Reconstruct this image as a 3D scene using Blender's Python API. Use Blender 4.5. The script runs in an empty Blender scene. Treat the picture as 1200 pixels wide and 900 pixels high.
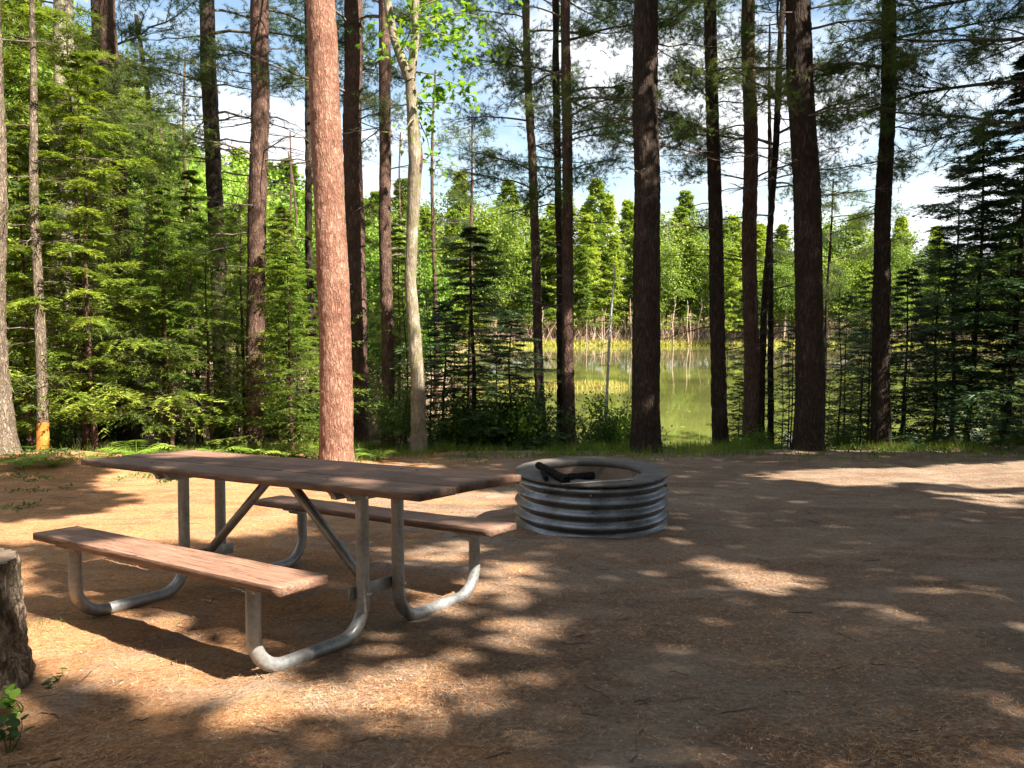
import bpy, math, random
import numpy as np
from mathutils import Matrix, Vector
random.seed(7)
RG = np.random.default_rng(11)
S = bpy.context.scene
COL = S.collection

# ------------------------------------------------------------------ camera
F = 932.0; CX, CY = 600.0, 450.0; CAMZ = 1.22
TH = math.atan(75 / F)                       # pitch down
FW = np.array([0, math.cos(TH), -math.sin(TH)]); UP = np.array([0, math.sin(TH), math.cos(TH)]); RT = np.array([1., 0, 0])
CAM = np.array([0, 0, CAMZ])
cd = bpy.data.cameras.new('camera'); cam = bpy.data.objects.new('camera', cd); COL.objects.link(cam)
cd.sensor_width = 36; cd.lens = F / 1200 * 36; cd.clip_start = 0.05; cd.clip_end = 4000
cam.location = CAM; cam.rotation_euler = (math.pi / 2 - TH, 0, 0)
S.camera = cam
# frame of the gently sloping camp ground (g) relative to the level world (w)
pg, rg_ = -0.0100, -0.0106
r0 = np.array([1., 0, 0]); f0 = np.array([0, math.cos(pg), math.sin(pg)]); u0 = np.array([0, -math.sin(pg), math.cos(pg)])
rc = math.cos(rg_) * r0 + math.sin(rg_) * u0; uc = -math.sin(rg_) * r0 + math.cos(rg_) * u0
RM = np.stack([RT, FW, UP], 1) @ np.stack([rc, f0, uc], 1).T
def g2w(p): return (np.asarray(p, float) - CAM) @ RM.T + CAM
def w2g(p): return (np.asarray(p, float) - CAM) @ RM + CAM
def project(p):
    q = np.asarray(p, float) - CAM
    d = q @ FW
    d = np.where(np.abs(d) < 1e-6, 1e-6, d)
    return CX + (q @ RT) / d * F, CY - (q @ UP) / d * F, d
def ray(px, py):
    return FW + RT * (px - CX) / F + UP * (CY - py) / F
SUN_G = np.array([0.76, -0.58, 1.0]); SUN_W = RM @ (SUN_G / np.linalg.norm(SUN_G))

# ------------------------------------------------------------------ sun, sky, exposure
SUN_STRENGTH = 5.0; SKY_STRENGTH = 0.056; EXPOSURE = 2.0
sd = bpy.data.lights.new('sun', 'SUN'); sd.energy = SUN_STRENGTH; sd.angle = math.radians(0.53); sd.color = (1.0, 0.91, 0.77)
so = bpy.data.objects.new('sun', sd); COL.objects.link(so)
so.rotation_euler = Vector(SUN_W).to_track_quat('Z', 'Y').to_euler(); so.location = Vector(SUN_W) * 60
W = bpy.data.worlds.new('World'); S.world = W; W.use_nodes = True
wn = W.node_tree.nodes; wl_ = W.node_tree.links; wn.clear()
wo = wn.new('ShaderNodeOutputWorld'); wb = wn.new('ShaderNodeBackground'); wb.inputs[1].default_value = SKY_STRENGTH
sky = wn.new('ShaderNodeTexSky'); sky.sky_type = 'NISHITA'; sky.sun_disc = False
sky.sun_elevation = math.asin(SUN_W[2]); sky.sun_rotation = math.atan2(SUN_W[0], SUN_W[1]); sky.air_density = 1.3; sky.dust_density = 0.6
tcw = wn.new('ShaderNodeTexCoord'); mpw = wn.new('ShaderNodeMapping'); mpw.inputs['Scale'].default_value = (1, 1, 2.4); mpw.inputs['Location'].default_value = (0.35, 0.2, 0.1)
nzw = wn.new('ShaderNodeTexNoise'); nzw.inputs['Scale'].default_value = 2.6; nzw.inputs['Detail'].default_value = 7; nzw.inputs['Roughness'].default_value = 0.55
crw = wn.new('ShaderNodeValToRGB'); crw.color_ramp.elements[0].position = 0.42; crw.color_ramp.elements[1].position = 0.58
mxw = wn.new('ShaderNodeMix'); mxw.data_type = 'RGBA'; mxw.inputs['B'].default_value = (6.0, 6.2, 6.5, 1)
wl_.new(tcw.outputs['Generated'], mpw.inputs[0]); wl_.new(mpw.outputs[0], nzw.inputs['Vector']); wl_.new(nzw.outputs['Fac'], crw.inputs[0])
wl_.new(crw.outputs['Color'], mxw.inputs['Factor']); wl_.new(sky.outputs[0], mxw.inputs['A']); wl_.new(mxw.outputs['Result'], wb.inputs[0]); wl_.new(wb.outputs[0], wo.inputs[0])
S.view_settings.view_transform = 'Standard'; S.view_settings.look = 'None'; S.view_settings.gamma = 1; S.view_settings.use_curve_mapping = False
S.view_settings.exposure = EXPOSURE
S.render.engine = 'CYCLES'
S.cycles.transparent_max_bounces = 8; S.cycles.max_bounces = 8; S.cycles.diffuse_bounces = 4

# ------------------------------------------------------------------ helpers
def hashn(ix, iy, iz, seed=0):
    n = (ix * 374761393 + iy * 668265263 + iz * 2147483647 + seed * 974711) & 0xffffffff
    n = ((n ^ (n >> 13)) * 1274126177) & 0xffffffff
    return ((n ^ (n >> 16)) & 0xffffff) / float(0xffffff)
def vn(x, y, z=0.0, seed=0):
    x, y, z = np.broadcast_arrays(np.asarray(x, float), np.asarray(y, float), np.asarray(z, float))
    ix = np.floor(x).astype(np.int64); iy = np.floor(y).astype(np.int64); iz = np.floor(z).astype(np.int64)
    fx, fy, fz = x - ix, y - iy, z - iz
    fx = fx * fx * (3 - 2 * fx); fy = fy * fy * (3 - 2 * fy); fz = fz * fz * (3 - 2 * fz)
    r = 0
    for a in (0, 1):
        for b in (0, 1):
            for c in (0, 1):
                r = r + hashn(ix + a, iy + b, iz + c, seed) * (fx if a else 1 - fx) * (fy if b else 1 - fy) * (fz if c else 1 - fz)
    return r
def fbm(x, y, z=0.0, o=4, seed=0):
    r = 0; a = .5
    for i in range(o):
        r = r + a * vn(np.asarray(x) * 2 ** i, np.asarray(y) * 2 ** i, np.asarray(z) * 2 ** i, seed + i); a *= .5
    return r
def sstep(a, b, x):
    t = np.clip((x - a) / (b - a), 0, 1); return t * t * (3 - 2 * t)

def npmesh(name, V, quads=None, tris=None, mats=(), mq=None, mt=None, smooth=False):
    me = bpy.data.meshes.new(name)
    V = np.asarray(V, np.float32).reshape(-1, 3)
    quads = np.zeros((0, 4), np.int32) if quads is None else np.asarray(quads, np.int32).reshape(-1, 4)
    tris = np.zeros((0, 3), np.int32) if tris is None else np.asarray(tris, np.int32).reshape(-1, 3)
    me.vertices.add(len(V)); me.vertices.foreach_set('co', V.ravel())
    nl = quads.size + tris.size
    me.loops.add(nl); me.loops.foreach_set('vertex_index', np.concatenate([quads.ravel(), tris.ravel()]))
    npoly = len(quads) + len(tris); me.polygons.add(npoly)
    st = np.concatenate([np.arange(len(quads)) * 4, quads.size + np.arange(len(tris)) * 3]).astype(np.int32)
    me.polygons.foreach_set('loop_start', st)
    for m in mats: me.materials.append(m)
    if mq is not None or mt is not None:
        mi = np.concatenate([np.zeros(len(quads), np.int32) + (0 if mq is None else mq), np.zeros(len(tris), np.int32) + (0 if mt is None else mt)]).astype(np.int32)
        me.polygons.foreach_set('material_index', mi)
    if smooth: me.polygons.foreach_set('use_smooth', np.ones(npoly, bool))
    me.update(calc_edges=True); me.validate()
    return me
def obj(name, me, parent=None, loc=None, rot=None, scale=None):
    o = bpy.data.objects.new(name, me); COL.objects.link(o)
    if parent is not None: o.parent = parent
    if loc is not None: o.location = loc
    if rot is not None: o.rotation_euler = rot
    if scale is not None: o.scale = scale if hasattr(scale, '__len__') else (scale,) * 3
    return o
def tag(o, label=None, cat=None, group=None, kind=None):
    if label: o['label'] = label
    if cat: o['category'] = cat
    if group: o['group'] = group
    if kind: o['kind'] = kind
    return o
def thing(name, label, cat, loc=(0, 0, 0), rot=(0, 0, 0), group=None):
    return tag(obj(name, None, None, loc, rot), label, cat, group)
def copy_tree(o, parent=None):
    c = o.copy(); COL.objects.link(c)
    if parent is not None: c.parent = parent
    for ch in list(o.children):
        copy_tree(ch, c)
    return c

def unit(v): return v / np.maximum(np.linalg.norm(v, axis=-1, keepdims=True), 1e-9)
def tubes(P, R, n=5, cap=False):
    """P (B,K,3), R (B,K) -> verts, quads"""
    P = np.asarray(P, float); R = np.asarray(R, float)
    if P.ndim == 2: P = P[None]; R = R[None]
    B, K, _ = P.shape
    T = np.gradient(P, axis=1); T = unit(T)
    ref = np.tile(np.array([0.31, 0.22, 0.92]), (B, 1)); md = unit(P[:, -1] - P[:, 0])
    bad = np.abs((ref * md).sum(1)) > .8; ref[bad] = np.array([0.9, -0.35, 0.1])
    A = unit(np.cross(T, ref[:, None, :])); Bn = np.cross(T, A)
    a = np.arange(n) / n * 2 * np.pi
    V = P[:, :, None, :] + R[:, :, None, None] * (A[:, :, None, :] * np.cos(a)[None, None, :, None] + Bn[:, :, None, :] * np.sin(a)[None, None, :, None])
    b, k, i = np.meshgrid(np.arange(B), np.arange(K - 1), np.arange(n), indexing='ij'); j = (i + 1) % n
    base = b * K * n
    Q = np.stack([base + k * n + i, base + k * n + j, base + (k + 1) * n + j, base + (k + 1) * n + i], -1).reshape(-1, 4)
    return V.reshape(-1, 3), Q
def blades(pos, d, nrm, L, Wd, quad=True, mid=.45, fold=0.0):
    """diamond leaves or needle triangles"""
    pos = np.asarray(pos, float); N = len(pos)
    d = unit(d); s = unit(np.cross(d, nrm)); L = np.broadcast_to(L, (N,))[:, None]; Wd = np.broadcast_to(Wd, (N,))[:, None]
    if quad:
        n2 = np.cross(s, d)
        V = np.stack([pos, pos + d * L * mid + s * Wd / 2 + n2 * fold * Wd, pos + d * L, pos + d * L * mid - s * Wd / 2 + n2 * fold * Wd], 1)
        return V.reshape(-1, 3), np.arange(N * 4).reshape(-1, 4)
    V = np.stack([pos - s * Wd / 2, pos + s * Wd / 2, pos + d * L], 1)
    return V.reshape(-1, 3), np.arange(N * 3).reshape(-1, 3)
class MB:
    def __init__(s): s.V = []; s.Q = []; s.T = []; s.mq = []; s.mt = []; s.n = 0
    def add(s, V, Q=None, T=None, m=0):
        V = np.asarray(V, float).reshape(-1, 3)
        if Q is not None and len(Q): s.Q.append(np.asarray(Q) + s.n); s.mq.append(np.full(len(Q), m))
        if T is not None and len(T): s.T.append(np.asarray(T) + s.n); s.mt.append(np.full(len(T), m))
        s.V.append(V); s.n += len(V); return s
    def mesh(s, name, mats, smooth=False):
        return npmesh(name, np.concatenate(s.V), np.concatenate(s.Q) if s.Q else None, np.concatenate(s.T) if s.T else None, mats,
                      np.concatenate(s.mq) if s.mq else None, np.concatenate(s.mt) if s.mt else None, smooth)
def box(c, s, bev=0.0):
    c = np.array(c, float); s = np.array(s, float) / 2
    if bev <= 0:
        v = np.array([[x, y, z] for x in (-1, 1) for y in (-1, 1) for z in (-1, 1)]) * s + c
        return v, [[0, 1, 3, 2], [4, 6, 7, 5], [0, 4, 5, 1], [2, 3, 7, 6], [0, 2, 6, 4], [1, 5, 7, 3]]
    import bmesh
    bm = bmesh.new(); bmesh.ops.create_cube(bm, size=1)
    for v in bm.verts: v.co = Vector(v.co) * 2; v.co = Vector((v.co[0] * s[0], v.co[1] * s[1], v.co[2] * s[2]))
    bmesh.ops.bevel(bm, geom=bm.edges[:], offset=bev, segments=2, profile=.5, affect='EDGES')
    bm.verts.index_update(); V = np.array([v.co[:] for v in bm.verts]) + c
    Q = [[v.index for v in f.verts] for f in bm.faces if len(f.verts) == 4]; T = [[v.index for v in f.verts] for f in bm.faces if len(f.verts) == 3]
    bm.free(); return V, Q, T

# ------------------------------------------------------------------ materials
def newmat(name):
    m = bpy.data.materials.new(name); m.use_nodes = True; nt = m.node_tree; nt.nodes.clear()
    out = nt.nodes.new('ShaderNodeOutputMaterial'); return m, nt, out
def N(nt, t, **kw):
    n = nt.nodes.new(t)
    for k, v in kw.items():
        if k in n.inputs: n.inputs[k].default_value = v
        else: setattr(n, k, v)
    return n
def ramp(nt, fac, stops):
    r = nt.nodes.new('ShaderNodeValToRGB'); e = r.color_ramp.elements
    while len(e) < len(stops): e.new(0.5)
    for i, (p, c) in enumerate(stops):
        e[i].position = p; e[i].color = (*c, 1)
    nt.links.new(fac, r.inputs[0]); return r.outputs[0]
def coords(nt, scale=(1, 1, 1), src='Object'):
    t = nt.nodes.new('ShaderNodeTexCoord'); mp = nt.nodes.new('ShaderNodeMapping'); mp.inputs['Scale'].default_value = scale
    nt.links.new(t.outputs[src], mp.inputs[0]); return mp.outputs[0]
def noise(nt, vec, scale, detail=4, rough=.5, dist=0.0):
    n = N(nt, 'ShaderNodeTexNoise', Scale=scale, Detail=detail, Roughness=rough, Distortion=dist); nt.links.new(vec, n.inputs['Vector']); return n.outputs['Fac']
def mixc(nt, f, a, b, mode='MIX'):
    m = nt.nodes.new('ShaderNodeMix'); m.data_type = 'RGBA'; m.blend_type = mode
    for s, v in (('Factor', f), ('A', a), ('B', b)):
        if hasattr(v, 'is_linked'): nt.links.new(v, m.inputs[s])
        elif isinstance(v, (int, float)): m.inputs[s].default_value = v
        else: m.inputs[s].default_value = (*v, 1)
    return m.outputs['Result']
def mth(nt, op, a, b=0.0):
    m = nt.nodes.new('ShaderNodeMath'); m.operation = op
    for i, v in enumerate((a, b)):
        if hasattr(v, 'is_linked'): nt.links.new(v, m.inputs[i])
        else: m.inputs[i].default_value = v
    return m.outputs[0]
def bump(nt, h, dist, strength=1.0, prev=None):
    b = N(nt, 'ShaderNodeBump', Strength=strength, Distance=dist); nt.links.new(h, b.inputs['Height'])
    if prev is not None: nt.links.new(prev, b.inputs['Normal'])
    return b.outputs[0]
def finish(nt, out, col, rough=.8, nrm=None, metal=0.0, spec=.3):
    p = N(nt, 'ShaderNodeBsdfPrincipled'); p.inputs['Metallic'].default_value = metal; p.inputs['Specular IOR Level'].default_value = spec
    for s, v in (('Base Color', col), ('Roughness', rough)):
        if hasattr(v, 'is_linked'): nt.links.new(v, p.inputs[s])
        else: p.inputs[s].default_value = (*v, 1) if s == 'Base Color' else v
    if nrm is not None: nt.links.new(nrm, p.inputs['Normal'])
    nt.links.new(p.outputs[0], out.inputs[0]); return p

def mat_leaf(name, c1, c2, c3, sc=1.3, trans=.35, rough=.5, fine=9):
    m, nt, out = newmat(name); v = coords(nt)
    n1 = noise(nt, v, sc, 3); n2 = noise(nt, v, fine, 2)
    oi = nt.nodes.new('ShaderNodeObjectInfo')
    f = mth(nt, 'ADD', mth(nt, 'MULTIPLY', n1, .5), mth(nt, 'MULTIPLY', n2, .5)); f = mth(nt, 'ADD', f, mth(nt, 'MULTIPLY', mth(nt, 'SUBTRACT', oi.outputs['Random'], .5), .16))
    col = ramp(nt, f, [(.34, c1), (.5, c2), (.68, c3)])
    p = finish(nt, out, col, rough, spec=.25)
    tr = N(nt, 'ShaderNodeBsdfTranslucent'); tc = mixc(nt, 1.0, col, (1.25, 1.3, .55), 'MULTIPLY'); nt.links.new(tc, tr.inputs[0])
    mx = N(nt, 'ShaderNodeMixShader'); mx.inputs[0].default_value = trans; nt.links.new(p.outputs[0], mx.inputs[1]); nt.links.new(tr.outputs[0], mx.inputs[2]); nt.links.new(mx.outputs[0], out.inputs[0])
    return m
def mat_bark(name, dark, mid, light, sc=1.0, crack=.6, moss=0.0, dist=.02):
    m, nt, out = newmat(name); v2 = coords(nt)
    def warp(v, amt, sc_):
        nz = N(nt, 'ShaderNodeTexNoise', Scale=sc_, Detail=3); nt.links.new(v, nz.inputs['Vector'])
        ml = nt.nodes.new('ShaderNodeVectorMath'); ml.operation = 'SCALE'; nt.links.new(nz.outputs['Color'], ml.inputs[0]); ml.inputs['Scale'].default_value = amt
        wv = nt.nodes.new('ShaderNodeVectorMath'); wv.operation = 'ADD'; nt.links.new(v, wv.inputs[0]); nt.links.new(ml.outputs[0], wv.inputs[1]); return wv.outputs[0]
    v = warp(coords(nt, (17 * sc, 17 * sc, 4.2 * sc)), 2.2, .9)
    vo = N(nt, 'ShaderNodeTexVoronoi', Scale=1.0); vo.feature = 'DISTANCE_TO_EDGE'; nt.links.new(v, vo.inputs['Vector'])
    e = mth(nt, 'MINIMUM', mth(nt, 'MULTIPLY', vo.outputs['Distance'], 4.0), 1.0)
    st = noise(nt, coords(nt, (50 * sc, 50 * sc, 9 * sc)), 1.0, 5, .7, .8)
    e = mth(nt, 'MULTIPLY', e, mth(nt, 'MINIMUM', mth(nt, 'MAXIMUM', mth(nt, 'MULTIPLY', mth(nt, 'SUBTRACT', st, .34), 7.0), 0.0), 1.0))
    fn = noise(nt, v2, 75, 4, .7); big = noise(nt, v2, 3.2, 4, .6)
    f = mth(nt, 'ADD', mth(nt, 'MULTIPLY', fn, .35), mth(nt, 'ADD', mth(nt, 'MULTIPLY', big, .35), mth(nt, 'MULTIPLY', st, .3)))
    col = ramp(nt, f, [(.36, dark), (.48, mid), (.6, light)])
    col = mixc(nt, mth(nt, 'MULTIPLY', mth(nt, 'SUBTRACT', 1.0, e), crack), col, tuple(x * .45 for x in dark))
    if moss > 0:
        g = mth(nt, 'MULTIPLY', mth(nt, 'GREATER_THAN', noise(nt, v2, 5.5, 5, .7), .53), moss); col = mixc(nt, g, col, (.11, .13, .03))
    h = mth(nt, 'ADD', mth(nt, 'MULTIPLY', e, .6), mth(nt, 'ADD', mth(nt, 'MULTIPLY', fn, .35), mth(nt, 'MULTIPLY', st, .5)))
    finish(nt, out, col, .9, bump(nt, h, dist), spec=.15); return m

M = {}
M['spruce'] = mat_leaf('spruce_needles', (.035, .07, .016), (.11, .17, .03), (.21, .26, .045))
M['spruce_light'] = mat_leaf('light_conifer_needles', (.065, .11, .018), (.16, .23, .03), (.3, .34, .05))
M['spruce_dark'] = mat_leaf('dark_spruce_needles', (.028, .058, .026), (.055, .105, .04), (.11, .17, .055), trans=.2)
M['pine'] = mat_leaf('pine_needles', (.035, .07, .03), (.075, .12, .04), (.16, .19, .05), trans=.45)
M['far'] = mat_leaf('haze_tinted_far_foliage', (.14, .2, .03), (.25, .33, .045), (.38, .43, .07), sc=.25, fine=1.2)  # greens made paler and yellower, distance haze put into the colour
M['far_dark'] = mat_leaf('haze_tinted_far_conifers', (.09, .15, .03), (.17, .245, .04), (.28, .34, .06), sc=.25, fine=1.2)  # conifer green lightened the same way to stand for haze
M['pine_young'] = mat_leaf('young_pine_needles', (.06, .10, .035), (.15, .2, .05), (.3, .32, .09), trans=.4)
M['shrub'] = mat_leaf('shrub_leaves', (.035, .08, .02), (.075, .14, .03), (.16, .24, .05), fine=6)
M['shrub_light'] = mat_leaf('bright_leaves', (.09, .17, .02), (.17, .3, .035), (.3, .42, .06), fine=6)
M['maple'] = mat_leaf('maple_leaves', (.06, .14, .02), (.16, .30, .03), (.30, .42, .05), fine=5, trans=.55)
M['grass'] = mat_leaf('grass_blades', (.06, .11, .015), (.13, .2, .03), (.27, .29, .07), sc=1.0, fine=3)
M['reed'] = mat_leaf('reed_blades', (.34, .27, .09), (.42, .4, .11), (.42, .46, .1), sc=.2, fine=1)
M['brush'] = mat_leaf('dead_brush', (.3, .2, .15), (.5, .36, .28), (.66, .54, .42), sc=.2, fine=1, trans=.1)
M['canopy'] = mat_leaf('canopy_leaves', (.03, .06, .016), (.07, .12, .03), (.14, .19, .05), trans=.2)
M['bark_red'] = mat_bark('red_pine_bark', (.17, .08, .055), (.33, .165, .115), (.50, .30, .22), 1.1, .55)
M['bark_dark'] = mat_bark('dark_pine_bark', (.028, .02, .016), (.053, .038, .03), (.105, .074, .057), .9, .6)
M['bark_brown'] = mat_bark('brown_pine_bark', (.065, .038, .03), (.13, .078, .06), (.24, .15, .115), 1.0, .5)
M['bark_pale'] = mat_bark('pale_mottled_bark', (.16, .13, .09), (.34, .29, .22), (.5, .46, .38), .6, .5, .35, .012)
M['bark_maple'] = mat_bark('maple_bark', (.10, .08, .06), (.22, .18, .13), (.42, .37, .29), .7, .25, .45, .01)
M['bark_gray'] = mat_bark('gray_stump_bark', (.11, .085, .065), (.25, .19, .145), (.42, .33, .26), 1.1, .6, .1, .03)
M['bark_birch'] = mat_bark('birch_bark', (.3, .3, .3), (.55, .55, .55), (.7, .7, .7), .5, .3, 0, .004)
def mk_twig():
    m, nt, out = newmat('dead_twig'); v = coords(nt)
    col = ramp(nt, noise(nt, v, 8, 3), [(.3, (.06, .045, .035)), (.6, (.14, .11, .09)), (.8, (.25, .21, .17))]); finish(nt, out, col, .9); return m
M['twig'] = mk_twig()
def mk_ground():
    m, nt, out = newmat('pine_needle_ground'); v = coords(nt)
    big = noise(nt, v, .55, 4, .55, .6); md = noise(nt, v, 2.3, 5, .6, .4); fn = noise(nt, v, 45, 5, .7); fn2 = noise(nt, coords(nt, (1, 3, 1)), 90, 3, .7)
    sep = nt.nodes.new('ShaderNodeSeparateXYZ'); nt.links.new(v, sep.inputs[0])
    needle = ramp(nt, mth(nt, 'ADD', mth(nt, 'MULTIPLY', fn, .55), mth(nt, 'MULTIPLY', fn2, .45)), [(.3, (.13, .055, .022)), (.45, (.38, .18, .08)), (.58, (.56, .31, .15)), (.76, (.7, .5, .3))])
    soil = ramp(nt, mth(nt, 'ADD', mth(nt, 'MULTIPLY', fn, .6), mth(nt, 'MULTIPLY', md, .4)), [(.3, (.10, .076, .055)), (.5, (.225, .172, .13)), (.7, (.38, .3, .23))])
    # bare trodden soil on the right-hand side, needle litter on the left
    sx = mth(nt, 'MULTIPLY', mth(nt, 'ADD', sep.outputs['X'], 1.2), .20)
    f = mth(nt, 'ADD', mth(nt, 'ADD', mth(nt, 'MULTIPLY', md, 1.6), mth(nt, 'MULTIPLY', big, .9)), mth(nt, 'ADD', sx, -1.05))
    f = mth(nt, 'MINIMUM', mth(nt, 'MAXIMUM', mth(nt, 'MULTIPLY', f, 2.2), 0.0), .92)
    col = mixc(nt, f, needle, soil)
    dr = ramp(nt, noise(nt, coords(nt, (.7, 1.5, 1)), 1.5, 6, .68, .8), [(.46, (0, 0, 0)), (.6, (1, 1, 1))]); col = mixc(nt, mth(nt, 'MULTIPLY', dr, .45), col, ramp(nt, fn, [(.35, (.06, .03, .018)), (.6, (.17, .085, .05))]))
    gl = ramp(nt, noise(nt, coords(nt, (.8, 1.3, 1)), 2.6, 6, .65, .5), [(.52, (0, 0, 0)), (.68, (1, 1, 1))]); col = mixc(nt, mth(nt, 'MULTIPLY', gl, .4), col, (.36, .28, .21))
    # forest floor beyond the camp
    far = mth(nt, 'MINIMUM', mth(nt, 'MAXIMUM', mth(nt, 'MULTIPLY', mth(nt, 'SUBTRACT', sep.outputs['Y'], 13.2), .35), 0.0), 1.0)
    flo = ramp(nt, noise(nt, v, .8, 5, .6), [(.35, (.12, .10, .04)), (.5, (.24, .17, .09)), (.65, (.2, .24, .06))])
    col = mixc(nt, far, col, flo)
    # dark leaf mould in small patches
    dk = mth(nt, 'GREATER_THAN', noise(nt, v, 17, 4, .7), .64); col = mixc(nt, mth(nt, 'MULTIPLY', dk, .45), col, (.07, .045, .03))
    sp = mth(nt, 'GREATER_THAN', noise(nt, v, 75, 2, .5), .735); col = mixc(nt, mth(nt, 'MULTIPLY', sp, .7), col, (.6, .52, .42))
    h = mth(nt, 'ADD', mth(nt, 'MULTIPLY', fn, .5), mth(nt, 'MULTIPLY', md, 1.0))
    finish(nt, out, col, .95, bump(nt, h, .05), spec=.1); return m
M['ground'] = mk_ground()
def mk_water():
    m, nt, out = newmat('pond_water'); v = coords(nt, (1, .35, 1))
    h = mth(nt, 'ADD', mth(nt, 'MULTIPLY', noise(nt, v, 1.2, 3), .7), mth(nt, 'MULTIPLY', noise(nt, v, 5, 3), .15))
    col = ramp(nt, noise(nt, coords(nt), .12, 4), [(.4, (.08, .082, .025)), (.62, (.15, .16, .042))])
    p = finish(nt, out, col, .04, bump(nt, h, .003), spec=.9); p.inputs['IOR'].default_value = 1.33; return m
M['water'] = mk_water()
def mk_wood(name, c, seed=0.0):
    m, nt, out = newmat(name); v = coords(nt, (1.2, 16, 16)); v2 = coords(nt); 
    mp = nt.nodes[[n.bl_idname for n in nt.nodes].index('ShaderNodeMapping')]; mp.inputs['Location'].default_value = (seed, seed * 2, seed)
    g = noise(nt, v, 4, 6, .65, .6); b = noise(nt, v2, 3.2, 4)
    f = mth(nt, 'ADD', mth(nt, 'MULTIPLY', g, .65), mth(nt, 'MULTIPLY', b, .35))
    col = ramp(nt, f, [(.3, tuple(x * .5 for x in c)), (.5, c), (.7, tuple(min(1, x * 1.55) for x in c))])
    ck = mth(nt, 'LESS_THAN', mth(nt, 'ABSOLUTE', mth(nt, 'SUBTRACT', noise(nt, coords(nt, (.55, 26, 26)), 1.6, 4, .6, .3), .5)), .006); col = mixc(nt, mth(nt, 'MULTIPLY', ck, .75), col, (.035, .024, .02))
    wear = mth(nt, 'GREATER_THAN', noise(nt, v2, 22, 5, .75), .66); col = mixc(nt, mth(nt, 'MULTIPLY', wear, .35), col, (.38, .3, .27))
    dirt = mth(nt, 'GREATER_THAN', noise(nt, v2, 9, 4, .7), .66); col = mixc(nt, mth(nt, 'MULTIPLY', dirt, .3), col, (.08, .06, .05))
    finish(nt, out, col, .62, bump(nt, mth(nt, 'SUBTRACT', g, mth(nt, 'MULTIPLY', ck, .5)), .007), spec=.3); return m
M['wood'] = mk_wood('painted_plank', (.20, .12, .085)); M['wood2'] = mk_wood('worn_plank', (.26, .145, .10), 3.3); M['wood3'] = mk_wood('old_plank', (.165, .095, .068), 7.1)
def mk_steel(name, c, rough, metal=.85, rust=.0, sc=6):
    m, nt, out = newmat(name); v = coords(nt)
    n1 = noise(nt, v, sc, 5, .65); n2 = noise(nt, v, sc * 9, 3, .6)
    col = ramp(nt, mth(nt, 'ADD', mth(nt, 'MULTIPLY', n1, .6), mth(nt, 'MULTIPLY', n2, .4)), [(.33, tuple(x * .55 for x in c)), (.52, c), (.7, tuple(min(1, x * 1.3) for x in c))])
    if rust: col = mixc(nt, mth(nt, 'MULTIPLY', mth(nt, 'GREATER_THAN', noise(nt, v, sc * .7, 5, .7), .56), rust), col, (.11, .07, .05))
    r = ramp(nt, n2, [(.3, (rough * .8,) * 3), (.7, (min(1, rough * 1.4),) * 3)])
    p = finish(nt, out, col, r, bump(nt, n2, .0012), metal=metal, spec=.5); return m
M['galv'] = mk_steel('galvanised_tube', (.33, .335, .34), .42, .45, .2)
M['steel'] = mk_steel('corrugated_steel', (.2, .215, .24), .34, .82, .35, 5)
M['rim'] = mk_steel('sooty_rim', (.115, .1, .09), .75, .1, .3, 9)
M['liner'] = mk_steel('fire_ring_liner', (.34, .24, .19), .8, .1, .5, 7)
M['bolt'] = mk_steel('bolt_steel', (.5, .5, .5), .35, .9)
def mk_plain(name, c1, c2, sc=20, rough=.9, dist=.01, spec=.2):
    m, nt, out = newmat(name); v = coords(nt); n1 = noise(nt, v, sc, 5, .6)
    finish(nt, out, ramp(nt, n1, [(.35, c1), (.65, c2)]), rough, bump(nt, n1, dist), spec=spec); return m
M['char'] = mk_plain('charred_wood', (.008, .008, .009), (.022, .02, .019), 30, .95, .02, .05)
M['ash'] = mk_plain('ash', (.05, .045, .04), (.2, .18, .16), 12, .95)
M['stick'] = mk_plain('pale_stick', (.4, .36, .3), (.6, .55, .46), 30)
M['cut'] = mk_plain('cut_wood', (.1, .075, .055), (.22, .165, .12), 14)
M['orange'] = mat_bark('orange_bark', (.3, .1, .02), (.5, .19, .04), (.62, .28, .08), 1.6, .15, 0, .005)  # separate orange tone for the foot of one thin trunk
def mk_litter():
    m, nt, out = newmat('needle_litter'); v = coords(nt)
    finish(nt, out, ramp(nt, noise(nt, v, 37, 2), [(.3, (.14, .06, .03)), (.5, (.42, .21, .1)), (.7, (.62, .42, .25))]), .8, spec=.2); return m
M['litter'] = mk_litter(); M['chips'] = mk_plain('pale_chips', (.3, .22, .15), (.55, .46, .36), 9)

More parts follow.
